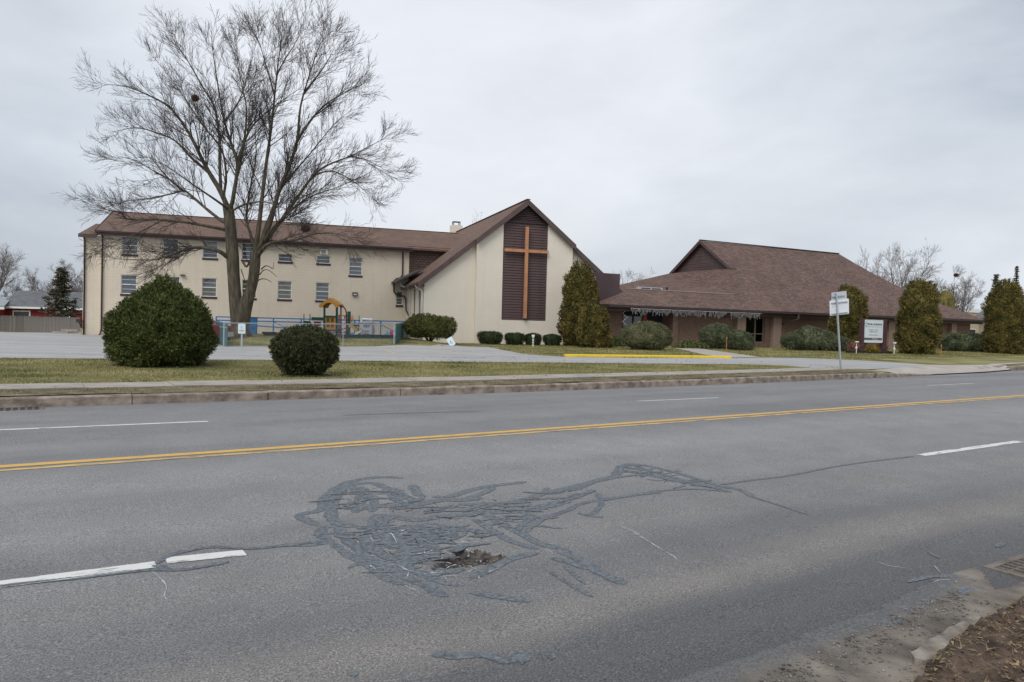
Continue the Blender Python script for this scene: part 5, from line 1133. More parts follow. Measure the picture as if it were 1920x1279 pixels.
# leaf nests
def nest(u, v, Y, r, label, seed):
    rng = np.random.default_rng(seed); p = at(u, v, Y); t = thing('leaf_nest', p, 0, label, 'nest'); q = rng.normal(0, 1, (700, 3)); q /= np.linalg.norm(q, axis=1)[:, None]
    V, F = sprigs(q*r*(.55+.5*rng.random((700, 1)))*[1.15, 1, .85], q, np.full(700, r*.8), rng, 0, 1.6); raw_mesh('leaf_ball', V, F, mat('dead_leaf', (.13, .07, .045), .9, .3, 4, island=.4), t)
nest(366, 184, 41.2, .15, 'ball of dead leaves and twigs high in the left of the big tree', 1); nest(573, 429, 40.2, .17, 'loose nest of dead leaves on the low right limb of the big tree', 2)

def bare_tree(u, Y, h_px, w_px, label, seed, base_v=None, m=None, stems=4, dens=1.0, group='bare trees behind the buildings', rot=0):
    rng = np.random.default_rng(seed); k = Y/CF; x, y, z = spot(u, Y); H = h_px*k; W = w_px*k; t = thing('distant_tree', (x, y, z), 0, label, 'tree', group); m = m or M_farbark
    th = H*.26; MB().tube([(0, 0, -.2), (.05*W*.2, 0, th*.5), (.0, .05, th)], [.030*H, .022*H, .019*H], 8).build('trunk', m, t, smooth=True)
    main = []
    for i in range(stems*2):
        a = 2*math.pi*i/(stems*2)+rng.random(); sp_ = (.35+.65*rng.random())*W; top = H*(.72+.28*rng.random())*(1-.22*(sp_/W)**2); pts = []
        for j in range(7):
            f = j/6; pts.append([math.cos(a)*sp_*f**.8, math.sin(a)*sp_*f**.8, th*.8+(top-th*.8)*f**(1.0)])
        P = np.array(pts)+np.cumsum(rng.normal(0, .012*H, (7, 3)), axis=0)*np.linspace(0, 1, 7)[:, None]; main.append((P, np.linspace(.009*H, .0010*H, 7)))
    l2 = []; l3 = []; l4 = []
    for P, r in main: l2 += grow(P, r, rng, int(11*dens), .2, 1, .16*H, .32*H, 36, .3, .5, 6, .08)
    for P, r in l2: l3 += grow(P, r, rng, int(7*dens), .2, 1, .06*H, .15*H, 36, .25, .6, 4, .1)
    mn = .13*k
    for P, r in l3: l4 += grow(P, r, rng, int(3*dens), .2, 1, .03*H, .07*H, 36, .2, .8, 3, .1)
    fix = lambda L_: [(P, np.maximum(r, mn)) for P, r in L_]
    V, F = fast_tubes(fix(main+l2), 5); tag(raw_mesh('limbs', V, F, m, t, smooth=True), kind='stuff'); V, F = fast_tubes(fix(l3+l4), 3); tag(raw_mesh('twig', V, F, m, t), kind='stuff')
    return t
bare_tree(-18, 62, 190, 62, 'tall leafless tree cut by the left edge of the picture', 51)
bare_tree(98, 92, 118, 58, 'bare twiggy tree behind the spruce at the left end of the long building', 52)
bare_tree(38, 105, 85, 42, 'pale bare tree far behind the red house', 53)
bare_tree(150, 98, 112, 40, 'bare tree half hidden behind the left corner of the long building', 54)
bare_tree(1690, 92, 190, 66, 'large leafless tree rising behind the right slope of the brick roof', 55, dens=1.1)
bare_tree(1632, 98, 172, 34, 'thin bare tree just right of the brick roof ridge', 56, dens=.8)
bare_tree(1795, 88, 148, 50, 'bare tree with a dark nest behind the low right end of the brick roof', 57, dens=1.1)
bare_tree(1168, 84, 132, 22, 'small bare tree behind the parapet between church and brick building', 58, dens=.7)
bare_tree(1196, 90, 138, 20, 'slender bare sapling right of the parapet above the grey roof', 59, dens=.7)
bare_tree(890, 86, 212, 22, 'bare treetop peeking over the church roof beside the chimney', 60, dens=.6)
nest(1793, 516, 87.5, .2, 'dark bird nest in the bare tree on the right', 5)
def conifer(u, Y, h_px, w_px, label, seed, m=None, N=5000, group=None):
    rng = np.random.default_rng(seed); k = Y/CF; x, y, z = spot(u, Y); H, W = h_px*k, w_px*k; t = thing('spruce_tree', (x, y, z), 0, label, 'conifer', group)
    MB().tube([(0, 0, -.2), (0, 0, H*.97)], [.02*H, .004*H], 7).build('trunk', M_bark, t); P = []; Nn = []; wh = int(H*2.2)+6; br = MB()
    for i in range(wh):
        f = (i+.5)/wh; zc = H*(.08+.9*f); R = W*(1-f)**.85*(.75+.4*rng.random())
        for j in range(7):
            a = rng.uniform(0, 6.3); n = max(3, int(N/wh/7)); q = rng.random(n)**.7; L_ = R*(.7+.5*rng.random()); dx, dy = math.cos(a), math.sin(a)
            pts = np.stack([dx*L_*q, dy*L_*q, zc-.16*L_*q+.10*L_*q*q], -1)+rng.normal(0, .05*W+.03, (n, 3))*[1, 1, .6]; P.append(pts); Nn.append(np.tile([dx, dy, -.1], (n, 1)))
            br.tube([(0, 0, zc), (dx*L_*.9, dy*L_*.9, zc-.08*L_)], [.012*W, .004*W], 4, caps=False)
    tag(br.build('branch', M_bark, t), kind='stuff')
    P = np.concatenate(P); Nn = np.concatenate(Nn); V, F = sprigs(P, Nn, np.full(len(P), .10*W+.09), rng, .1, 2.4); raw_mesh('needles', V, F, m or L_spr, t)
conifer(114, 61, 122, 42, 'sparse dark spruce standing behind the wooden fence at left', 71, N=3200)
for u, Y, h, w, lab, sd_ in ((1864, 110, 135, 24, 'dark conifer top left of the far right arborvitae', 72), (1902, 118, 150, 17, 'thin pointed conifer above the far right arborvitae', 73), (1932, 112, 150, 24, 'dark conifer at the right edge of the picture', 74)):
    conifer(u, Y, h, w, lab, sd_, N=3500, group='conifers on the right skyline')
arbor(1770, 84, 112, 26, 'bushy evergreen behind the brick roof near the bare tree with a nest', 75, 7000)

# ------------------------------------------------------------------ signs
def text_mesh(txt, size, m, parent, loc, rot=(math.pi/2, 0, 0), width=None, name='lettering', bold=0.0, align='CENTER'):
    cu_ = bpy.data.curves.new(name, 'FONT'); cu_.body = txt; cu_.size = size; cu_.align_x = align; cu_.align_y = 'CENTER'; cu_.offset = bold; cu_.extrude = .0015; cu_.resolution_u = 2
    o = bpy.data.objects.new(name+'_tmp', cu_); COL.objects.link(o); bpy.context.view_layer.update()
    me = bpy.data.meshes.new_from_object(o.evaluated_get(bpy.context.evaluated_depsgraph_get())); bpy.data.objects.remove(o); me.name = name
    if width and len(me.vertices):
        xs = [v.co.x for v in me.vertices]; f = width/max(max(xs)-min(xs), 1e-3)
        for v in me.vertices: v.co.x *= f
    me.materials.clear(); me.materials.append(m); return link(name, me, parent, loc, rot)
M_face = mat('sign_face', (.62, .67, .70), .4, .04, 3); M_ink = mat('sign_ink', (.06, .075, .07), .6); M_ink2 = mat('sign_ink_grey', (.22, .26, .26), .6)
M_bar = mat('sign_bar', (.095, .092, .082), .6); M_post = mat('maroon_post', (.072, .036, .042), .6, .15, 4)
x, y, z = spot(1637, 49.0)
S = thing('church_sign', (x, y, z), ROTB*.75, 'white church sign with Chinese lettering between two maroon posts', 'sign')
for a, w in ((-.93, .08), (.93, .13)): MB().box(a-w, a+w, -.12, .16, -.1, 2.26).build('post', M_post, S)
MB().box(-.845, .795, .0, .12, .76, 2.20).build('cabinet', mat('blue_grey_cabinet', (.06, .08, .11), .5), S)
pn = MB().box(-.84, .75, -.05, -.003, .74, 2.16).build('sign_panel', M_face, S)
f = MB(); f.box(-.87, -.842, -.06, 0, .72, 2.18).box(.752, .78, -.06, 0, .72, 2.18).box(-.842, .752, -.06, 0, .70, .738).box(-.842, .752, -.06, 0, 2.162, 2.19); f.build('sign_frame', M_white, S)
yy = -.054; X0 = -.84; TOP = 2.16
for txt, xa, xb, dy, sz, m_, bd in (("羅城華人基督浸信會", .29, 1.55, .27, .135, M_ink, .002), ("Rochester Chinese Christian Church", .29, 1.55, .42, .07, M_ink2, 0), ("主日崇拜 上午十時", .42, 1.20, .64, .105, M_ink2, 0), ("Sunday Service 10 am", .48, 1.14, .75, .08, M_ink, .0015), ("www.churchwelcome.org", .42, 1.20, .96, .075, M_ink, .001)):
    text_mesh(txt, sz, m_, pn, (X0+(xa+xb)/2, yy, TOP-dy), width=xb-xa, bold=bd)
MB().box(X0+.02, .735, -.056, -.0505, TOP-1.29, TOP-1.15).build('dark_band', M_bar, pn)
text_mesh("English Ministry", .075, M_white, pn, (X0+.98, -.06, TOP-1.22), width=.5, bold=.002); text_mesh("查經班", .075, M_ink2, pn, (X0+.46, -.06, TOP-1.22), width=.3)
lg = MB(); 
for pl in ([(.08, .20), (.12, .17), (.15, .21), (.13, .25), (.09, .24)], [(.21, .22), (.23, .15), (.29, .10), (.28, .17), (.25, .22)], [(.13, .31), (.16, .30), (.19, .42), (.22, .30), (.245, .31), (.195, .49)]):
    lg.prism([(X0+a, TOP-b) for a, b in pl], -.0505, 'y', -.054)
lg.build('leaf_emblem', M_ink, pn)
ebx = thing('flower_bed', (x-.25, y-.1, z), ROTB, 'flower bed with dark plastic edging and bare soil around the church sign', 'flower bed')
MB().lathe([(1.55, -.05), (1.5, .05), (1.3, .09)], 24, 1.25, .55).build('soil', M_soil, ebx, smooth=True)
bmE = MB()
for i in range(28):
    a0, a1 = 2*math.pi*i/28, 2*math.pi*(i+1)/28; bmE.bar((1.57*1.25*math.cos(a0), 1.57*.55*math.sin(a0), .06), (1.57*1.25*math.cos(a1), 1.57*.55*math.sin(a1), .06), .03, .16)
bmE.build('edging', M_black, ebx)
bush(1637, 48.4, [(1, 9), (4, 12), (9, 12), (13, 9), (16, 2)], 661, 'small golden evergreen cushion under the church sign', L_gold, 2600, .07, 41, amp=.02, shell=.08, name='golden_shrub', cat='shrub')
bush(1603, 48.6, [(0, 10), (6, 14), (14, 15), (20, 11), (25, 3)], 661, 'reddish bare-twigged shrub left of the church sign', L_redt, 1500, .16, 42, amp=.05, shell=.5, name='red_shrub', cat='shrub', up=1.2, elong=9, core=.25)
bush(1655, 49.6, [(0, 8), (6, 12), (13, 11), (19, 3)], 661, 'reddish bare-twigged shrub below the right half of the church sign', L_redt, 1200, .15, 43, amp=.05, shell=.4, name='red_shrub', cat='shrub', up=1.2, elong=9, core=.25)
def spot_lamp(u, Y, h, label, heads=2):
    x, y, z = spot(u, Y); t = thing('garden_spotlight', (x, y, z), .3, label, 'spotlight', 'white garden spotlights'); MB().tube([(0, 0, -.05), (0, 0, h)], .022, 7).build('post', M_white, t)
    MB().box(-.05, .05, -.04, .04, h*.45, h*.62).build('junction_box', M_white, t)
    for s in ((-1, 1) if heads == 2 else (0,)): MB().tube([(s*.02, 0, h), (s*.055, -.03, h+.04), (s*.085, -.06, h+.03)], [.035, .055, .065], 9).build('lamp_head', M_white, t, smooth=True)
spot_lamp(1607, 47.6, .70, 'white twin spotlight on a short post left of the church sign'); spot_lamp(1678, 47.8, .68, 'white twin spotlight on a short post right of the church sign')
x, y, z = spot(1000, 46.3); t = thing('utility_post', (x, y, z), 0, 'short white outlet post in front of the third box hedge', 'post')
MB().box(-.05, .05, -.04, .04, -.05, .60).build('post', M_white, t); MB().box(-.09, .09, -.07, .05, .602, .72).build('outlet_cover', M_white, t)
for q in (.12, .28, .44): MB().box(-.035, .035, -.05, -.042, q, q+.07).build('socket', M_trim, t)
M_or = mat('orange_stake', (.42, .17, .045), .7)
for u, v, Y, h, lab in ((1363, 652, 44, .80, 'thin orange marker stake in the lawn before the juniper mound'), (1766, 672, 42.5, .72, 'thin orange marker stake in the lawn before the long juniper hedge')):
    x, y, z = spot(u, Y); t = thing('marker_stake', (x, y, z), 0, lab, 'stake', 'orange stakes in the lawn'); MB().box(-.016, .016, -.010, .010, -.05, h).build('stake', M_or, t); MB().box(-.025, .025, -.014, .014, h+.001, h+.06).build('reflector', mat('pale_orange', (.5, .3, .12), .6), t)
# street sign seen from the back
s0, p0 = sp(*G(1576.5, 694.5)); x, y = xy(s0, p0); zz = float(zland(x, y))
t = thing('street_sign', (x, y, zz), 0, 'two street sign plates seen from behind on a tall grey channel post by the kerb', 'street sign')
kq = y/CF
rel = lambda u, v, dy=0: at(u, v, y+dy)-Vector((x, y, zz))
MB().bar(rel(1577, 697), rel(1567.6, 549.5), 4.4*kq, 2.2*kq, up=(1, 0, .0)).build('post', M_grey, t)
def plate(c, th, m, name, rad=.1):
    P = [rel(*q) for q in c]; n = 5; out = []
    for i in range(4):
        p = P[i]; a = (P[i-1]-p).normalized(); b = (P[(i+1) % 4]-p).normalized(); r_ = rad*min((P[i-1]-p).length, (P[(i+1) % 4]-p).length)
        for j in range(n+1):
            f = j/n; out.append(p+a*r_*(1-f)**2+b*r_*f**2)
    k = len(out); D = Vector((0, th, 0)); return MB().add(out+[q+D for q in out], [tuple(range(k)), tuple(range(2*k-1, k-1, -1))]+[(i, i+k, (i+1) % k+k, (i+1) % k) for i in range(k)]).build(name, m, t)
plate([(1559, 549.0, .06), (1587.2, 545.5, .06), (1587.8, 567, .06), (1559.2, 569.5, .06)], .006, M_alu, 'upper_plate', .02)
lp_ = plate([(1555.3, 563.8, .045), (1591.6, 559.4, .045), (1592, 588.6, .045), (1556, 592.4, .045)], .006, mat('white_plate', (.66, .68, .71), .5, .03, 4), 'lower_plate', .10)
for (u0, v0, u1, v1) in ((1560.5, 556.5, 1584, 553.8), (1558.5, 568.6, 1589, 565.3), (1558.5, 589, 1589.5, 585.4)): MB().bar(rel(u0, v0, .025), rel(u1, v1, .025), 2.0*kq, 1.5*kq).build('bracket_rail', M_grey, t)
MB().add([rel(1559.5, 575.6, .043), rel(1565, 574.6, .043), rel(1565, 575.4, .043), rel(1559.5, 576.4, .043)], [(0, 1, 2, 3)]).build('sticker_mark', M_ink2, t)
# parking signs
M_blue = mat('sign_blue', (.05, .20, .50), .5); M_teal = mat('faded_blue', (.22, .50, .60), .5); M_redf = mat('faded_red', (.50, .12, .16), .5); M_wsign = mat('pale_sign', (.62, .72, .74), .5, .03, 4)
def isa(parent, cx, cz, s, m, y):
    b = MB(); b.prism([(cx+s*.10*math.cos(a)-s*.05, cz+s*.42+s*.10*math.sin(a)) for a in [i*math.pi/5 for i in range(10)]], y, 'y', y-.004)
    b.prism([(cx-s*.12, cz+s*.30), (cx+s*.0, cz+s*.30), (cx+s*.02, cz-s*.02), (cx+s*.22, cz-s*.02), (cx+s*.34, cz-s*.34), (cx+s*.24, cz-s*.38), (cx+s*.14, cz-s*.12), (cx-s*.10, cz-s*.12)], y, 'y', y-.004)
    for i in range(9):
        a0, a1 = math.radians(120+i*22), math.radians(142+i*22); R0_, R1_ = s*.36, s*.27
        b.prism([(cx-s*.02+R0_*math.cos(a0), cz-s*.14+R0_*math.sin(a0)), (cx-s*.02+R0_*math.cos(a1), cz-s*.14+R0_*math.sin(a1)), (cx-s*.02+R1_*math.cos(a1), cz-s*.14+R1_*math.sin(a1)), (cx-s*.02+R1_*math.cos(a0), cz-s*.14+R1_*math.sin(a0))], y, 'y', y-.0042)
    return b.build('wheelchair_symbol', m, parent)
x, y = G(453, 652); z = float(zland(x, y)); k = y/CF
t = thing('parking_sign', (x, y, z), .1, 'upright accessible parking sign on a grey post before the big tree trunk', 'parking sign')
MB().box(-.035, .035, -.02, .02, -.05, 47*k).build('post', M_grey, t); pl = MB().box(-6.6*k, 6.6*k, -.032, -.024, 26.5*k, 45*k).build('sign_plate', M_wsign, t)
isa(pl, 0, 38.5*k, 7.5*k, M_teal, -.033); text_mesh("PARKING", 2.2*k, M_redf, pl, (0, -.035, 31.8*k), width=9.4*k, bold=.004); text_mesh("ONLY", 1.6*k, M_ink2, pl, (0, -.035, 29.2*k), width=3.4*k)
x, y = G(850, 649); z = float(zland(x, y)); k = y/CF
t = thing('parking_sign', (x, y, z), .0, 'pale accessible parking sign leaning over by the olive bush at the church corner', 'parking sign')
t.rotation_euler = (R_(-14), R_(-31), 0); o = MB().box(-.03, .03, .0, .03, -.1, 15*k).build('post', M_grey, t); pl = MB().box(-5.6*k, 5.6*k, -.012, -.002, 1.2*k, 18.2*k).build('sign_plate', M_wsign, t); isa(pl, 0, 9.0*k, 7.5*k, M_blue, -.0125)

# ------------------------------------------------------------------ chain-link fence and playground
xa, ya = G(417, 651); xb, yb_ = G(738, 647.5); fa = Vector((xa, ya+.15, float(zland(xa, ya+.15)))); fb = Vector((xb, yb_+.1, float(zland(xb, yb_))))
FN = thing('chain_link_fence', fa, math.atan2(fb.y-fa.y, fb.x-fa.x), 'galvanised chain-link fence along the front of the playground and tree', 'fence')
Lf = Vector((fb.x-fa.x, fb.y-fa.y, 0)).length; dzf = fb.z-fa.z; HF = 1.10; npst = 4
for i in range(npst):
    x_ = Lf*i/(npst-1); MB().tube([(x_, 0, dzf*i/(npst-1)-.1), (x_, 0, dzf*i/(npst-1)+HF+.06), (x_, 0, dzf*i/(npst-1)+HF+.09)], [.032 if i in (0, 3) else .02]*2+[.01], 8).build('post', M_grey, FN)
MB().tube([(0, 0, HF), (Lf, 0, dzf+HF)], .020, 7).build('top_rail', M_grey, FN)
m_ = MB(); st = .10; n = int(Lf/st)
for i in range(-11, n):
    for sgn in (1, -1):
        xA = i*st if sgn == 1 else i*st+HF; xB = xA+sgn*HF; a0 = max(0, min(Lf, xA)); a1 = max(0, min(Lf, xB))
        if abs(a1-a0) < .02: continue
        zA = abs(a0-xA); zB = abs(a1-xA); m_.add([(a0, 0, dzf*a0/Lf+zA-.002), (a0, 0, dzf*a0/Lf+zA+.003), (a1, 0, dzf*a1/Lf+zB+.003), (a1, 0, dzf*a1/Lf+zB-.002)], [(0, 1, 2, 3)])
tag(m_.build('wire_mesh', M_grey, FN), kind='stuff')
M_slat = mat('green_slat', (.055, .15, .145), .6, .2, 3)
def slat_fence(A, B, h, label, step=.13):
    A = Vector(A); B = Vector(B); L_ = (B-A).length; t = thing('green_slat_fence', A, math.atan2(B.y-A.y, B.x-A.x), label, 'fence', 'green slat fences at the sides of the playground'); d = B.z-A.z; base = None
    n = int(L_/step)
    for i in range(n):
        hh = .0+.04*math.sin(i*1.3); pos = (i*step+.02, 0, d*i/n+hh)
        if base is None: base = MB().box(0, step-.025, -.012, .012, -.05, h).build('slat', M_slat, t, loc=pos)
        else: part_copy(base, pos)
    MB().box(0, L_, .014, .04, h-.2, h-.15).build('rail', M_grey, t)
ln = lambda x_, y_: (P_LONG[0]+x_*AH[0]+y_*AN[0], P_LONG[1]+x_*AH[1]+y_*AN[1])
q1 = (fa.x, fa.y+.1, fa.z); q2v = at(437, 610, 50); slat_fence((fa.x+.05, fa.y+.3, fa.z), (q2v.x-.6, 46.0, float(zland(q2v.x, 46))), 1.06, 'green slatted side fence running back from the front post beside the tree')
q3 = at(765, 640, 49.5); slat_fence((fb.x+.05, fb.y+.2, fb.z), (q3.x, 49.5, float(zland(q3.x, 49.5))), 1.12, 'green slatted side fence between playground and the olive bush')
# blue ramp railing along the building
M_rail = mat('blue_rail', (.045, .19, .48), .5, .08, 6)
r0 = ln(8.2, -2.2); r1 = ln(20.6, -2.2); zr = float(zland(*r0))
RL_ = thing('ramp_railing', (r0[0], r0[1], .25), ROTA, 'bright blue metal ramp railing with crossed braces along the cream building', 'railing')
Lr = 12.4; H0 = 1.32
for nm, z0, z1 in (('top_rail', H0, H0), ('middle_rail', H0-.22, H0-.22), ('ramp_rail', .95, .20)): MB().bar((0, 0, z0), (Lr, 0, z1), .07, .08).build(nm, M_rail, RL_)
for i in range(8): MB().box(-.042, .042, -.03, .03, -.2, H0+.02).build('post', M_rail, RL_, loc=(Lr*i/7, .06, 0))
for i in range(7):
    a, b = Lr*i/7+.05, Lr*(i+1)/7-.05
    if i == 5:
        pts = [((a+b)/2+.48*math.cos(q), .06, .62+.48*math.sin(q)) for q in [j*2*math.pi/20 for j in range(21)]]; MB().tube(pts, .03, 6, caps=False).build('ring', M_rail, RL_)
    elif i % 2 == 0:
        MB().bar((a, .055, .25), (b, .055, H0-.26), .045).build('brace', M_rail, RL_); MB().bar((a, .085, H0-.26), (b, .085, .25), .045).build('brace', M_rail, RL_)
mp = None
for i in range(90):
    if mp is None: mp = MB().box(-.008, .008, .1, .115, .1, H0-.25).build('baluster', mat('grey_rail', (.36, .38, .42), .5), RL_, loc=(.07+i*.137, 0, 0))
    else: part_copy(mp, (.07+i*.137, 0, 0))
MB().box(0, Lr, .25, .9, -.25, .12).build('ramp_deck', M_conc, RL_)
# blue storage cabinet beside the trunk
x, y, z = spot(471, 47.0); t = thing('blue_cabinet', (x, y, z), ROTA, 'blue plastic storage cupboard right of the tree trunk', 'cupboard'); M_bp = mat('blue_plastic', (.03, .10, .22), .4, .1, 4)
MB().box(-.36, .36, 0, .5, 0, 1.05).build('body', M_bp, t)
for q in (.06, .40, .74): MB().box(-.32, .32, -.03, -.002, q, q+.29).build('drawer', mat('blue_plastic_light', (.04, .16, .33), .4, .1, 4), t)
MB().box(-.40, .40, -.05, .55, 1.052, 1.11).build('lid', M_bp, t)
x, y, z = spot(505, 44.5); t = thing('planter_tub', (x, y, z), 0, 'small black tub on the grass left of the playground', 'tub'); MB().lathe([(.22, 0), (.28, .22), (.30, .24), (.27, .24), (.22, .06)], 14, 1.6, 1).build('tub', M_black, t); MB().lathe([(.255, .0), (.255, .01)], 14, 1.6, 1).build('soil', M_soil, t, loc=(0, 0, .18))
# timber edging of the play area
x, y, z = spot(640, 42.6); e0 = Vector((x, y, z)); x, y, z = spot(738, 44.8); e1 = Vector((x, y, z))
t = thing('play_edging', e0, math.atan2(e1.y-e0.y, e1.x-e0.x), 'dark green-black plastic border edging along the front of the play area', 'edging'); Le = (e1-e0).length
for i in range(4): MB().box(Le*i/4+.01, Le*(i+1)/4-.01, -.06, .06, -.15, .24).build('border_section', mat('dark_green_border', (.012, .04, .045), .5), t, loc=(0, 0, (e1.z-e0.z)*(i+.5)/4))
# climbing frame
YP = 46.5; x, y, z = spot(621, YP); PLY = thing('climbing_frame', (x, y, z), 0, 'playground climbing frame with orange arch roof and dark green posts', 'climbing frame'); O_ = Vector((x, y, z)); kp = YP/CF
pp_ = lambda u, v, d=0: at(u, v, YP+d)-O_
M_pg = mat('play_green', (.012, .075, .06), .45, .08, 4); M_po = mat('play_orange', (.48, .23, .045), .45, .08, 4); M_pr = mat('play_maroon', (.15, .02, .04), .45); M_pw = mat('play_white', (.55, .56, .58), .5, .05, 4); M_py = mat('play_yellow', (.45, .29, .09), .5)
GV = 633
for u, v, d, w in ((607.6, 572, -.5, 2.3), (632.8, 572, -.5, 2.6), (609.5, 574, .7, 2.0), (630.5, 574, .7, 2.0), (570, 588.5, 0, 1.7), (581.4, 589, 0, 1.8), (673.4, 592, .2, 1.5)): 
    MB().tube([pp_(u, v, d), pp_(u-.7, GV+3, d)], w*kp/2, 9).build('post', M_pg, PLY)
b = MB(); P0 = pp_(652, 584); P1 = pp_(657.2, 584); b.box(P0.x, P1.x, -.08, .08, -.05, P0.z); b.build('thick_post', M_pg, PLY)
arch = [(602.2, 574.2), (604, 571.5), (613, 564.8), (621.5, 559.8), (630, 564.8), (638.6, 571.8), (640, 574.2), (635.2, 577.5), (632.6, 576), (629.5, 571.5), (626, 569.2), (621, 568.3), (616, 569.2), (612, 571.8), (609.4, 577), (605.2, 577.5)]
PA = [pp_(*q) for q in arch]
n_ = len(arch)
for dd_, nm in ((-.62, 'arch_panel'), (.72, 'arch_panel')):
    vs = [(q.x, dd_, q.z) for q in PA]+[(q.x, dd_+.09, q.z) for q in PA]; MB().add(vs, [tuple(range(n_)), tuple(range(2*n_-1, n_-1, -1))]+[(i, i+n_, (i+1) % n_+n_, (i+1) % n_) for i in range(n_)]).build(nm, M_po, PLY)
for (i, j) in ((1, 3), (3, 5)):
    a, c = PA[i], PA[j]; m_ = MB(); up_ = Vector((0, 0, .04)); loft_quad(m_, (a.x, -.5, a.z+.03), (c.x, -.5, c.z+.03), (c.x, .7, c.z+.03), (a.x, .7, a.z+.03), .07); m_.build('roof_panel', M_po, PLY)
def flat(u0, v0, u1, v1, d, th, m, name, parent=PLY):
    a = pp_(u0, v1, d); c = pp_(u1, v0, d); return MB().box(a.x, c.x, d, d+th, a.z, c.z).build(name, m, parent)
pnl = flat(610, 595, 629.5, 617.8, -.42, .06, M_po, 'game_panel')
for (u, v) in ((615, 600), (623, 600), (615, 610), (623, 610)): flat(u-2.6, v-3.4, u+2.6, v+3.4, -.45, .025, mat('panel_dark', (.10, .07, .02), .5), 'game_tile', pnl)
flat(608.6, 592.2, 630.2, 595, -.47, .1, M_pg, 'panel_cap'); flat(609, 618.2, 631, 620.4, -.5, 1.2, M_pr, 'deck')
o = flat(584, 600, 605.8, 611, -.1, .06, M_pw, 'arch_window_panel'); flat(584, 595.2, 606, 600.2, -.13, .1, M_pg, 'panel_cap'); flat(588.5, 603.2, 601.5, 611, -.125, .02, M_pr, 'opening_rim', o)
flat(570.5, 602, 581, 606.5, -.03, .06, M_pg, 'side_panel')
for (u, v0) in ((639.3, 573.5), (649.6, 586), (635.8, 590)): MB().tube([pp_(u, v0), pp_(u-.4, 631)], .045, 7).build('ladder_post', M_pr, PLY)
MB().tube([pp_(634, 573.5, -.3), pp_(639.3, 573.5), pp_(644, 575.5), pp_(647.6, 580), pp_(649.6, 586)], .04, 7).build('ladder_arch', M_pr, PLY, smooth=True)
for i in range(5): MB().tube([pp_(639.3, 592+8*i), pp_(649.3, 592+8*i)], .025, 6).build('rung', M_pr, PLY)
MB().tube([pp_(646, 598), pp_(647, 593), pp_(649.4, 591), pp_(652, 592.5)], .035, 6).build('grab_rail', M_pr, PLY)
MB().lathe([(.05, -.22), (.12, -.1), (.13, .08), (.10, .2), (.04, .24)], 10, .8, .5).build('sensor_toy', mat('peach', (.58, .30, .15), .5), PLY, loc=pp_(659.8, 597), smooth=True)
sv = []
for i in range(9):
    f = i/8; u = 655.5+17*f; v = 612.2+1.0*math.sin(f*2)+10*f**2.2; a = pp_(u, v); sv.append(a)
m_ = MB()
for i in range(8):
    a, c = sv[i], sv[i+1]; loft_quad(m_, (a.x, -.30, a.z), (c.x, -.30, c.z), (c.x, .30, c.z), (a.x, .30, a.z), .05)
    for yy_ in (-.30, .27): m_.add([(a.x, yy_, a.z), (c.x, yy_, c.z), (c.x, yy_, c.z+.16), (a.x, yy_, a.z+.16), (a.x, yy_+.03, a.z), (c.x, yy_+.03, c.z), (c.x, yy_+.03, c.z+.16), (a.x, yy_+.03, a.z+.16)], [(0, 1, 2, 3), (7, 6, 5, 4), (3, 2, 6, 7), (0, 3, 7, 4), (1, 5, 6, 2)])
m_.build('slide', M_py, PLY)
flat(657, 607.5, 674, 611.6, .1, .06, M_pg, 'bridge_panel')
# small plastic play house with its slide
YH = 45.5; x, y, z = spot(687, YH); PH2 = thing('toy_play_house', (x, y, z), 0, 'pale grey plastic toddler play house with cut-out windows beside a cream slide', 'play house'); kh = YH/CF
hz = lambda v: (635.5-v)*kh; hx = lambda u: (u-687.5)*kh
M_pl = mat('grey_plastic', (.40, .41, .46), .5, .05, 4)
hw = MB(); wall(hw, hx(677.8), hx(697.6), 0, hz(608), [(hx(683.5), hx(693.5), .0001, hz(627.5)), (hx(682.5), hx(685.5), hz(616), hz(610)), (hx(686.5), hx(689.5), hz(617), hz(609.5)), (hx(690.8), hx(693.6), hz(616), hz(610))], .10)
hw.box(hx(677.8), hx(678.6), .1, .8, 0, hz(608)).box(hx(696.8), hx(697.6), .1, .8, 0, hz(608)); hw.build('front_wall', M_pl, PH2)
MB().box(hx(683.3), hx(692.8), -.03, -.004, hz(623), hz(621.8)).build('ledge', mat('slate_plastic', (.14, .16, .24), .5), PH2); MB().box(hx(676.6), hx(698), -.1, .9, hz(608)+.003, hz(606.2)).build('eave', M_pl, PH2)
MB().tube([(hx(678), 0, hz(606)), (hx(678), 0, hz(602)), (hx(679.6), 0, hz(600.4)), (hx(698), 0, hz(601.4))], .07, 8).build('roof_bar', mat('ice_plastic', (.58, .66, .72), .4), PH2)
MB().lathe([(.01, 0), (.12, .05), (.14, .14), (.06, .22)], 9).build('toy_ball', mat('toy_red', (.40, .06, .04), .5), PH2, loc=(0, .05, .02), smooth=True)
x, y, z = spot(668, 45); TS = thing('toy_slide', (x, y, z), 0, 'small cream plastic toddler slide left of the grey play house', 'slide'); m_ = MB(); L_ = [(-.32, .06), (-.1, .13), (.12, .28), (.32, .42)]
for i in range(3):
    (a, c), (b, d) = L_[i], L_[i+1]; loft_quad(m_, (a, -.2, c), (b, -.2, d), (b, .2, d), (a, .2, c), .06)
    for yy_ in (-.24, .2): m_.prism([(a, c-.06), (b, d-.06), (b, d+.08), (a, c+.08)], yy_+.04, 'y', yy_)
m_.build('chute', mat('cream_plastic', (.62, .58, .46), .5, .04, 4), TS); MB().box(.325, .38, -.22, .22, 0, .5).build('ladder', M_pl, TS)
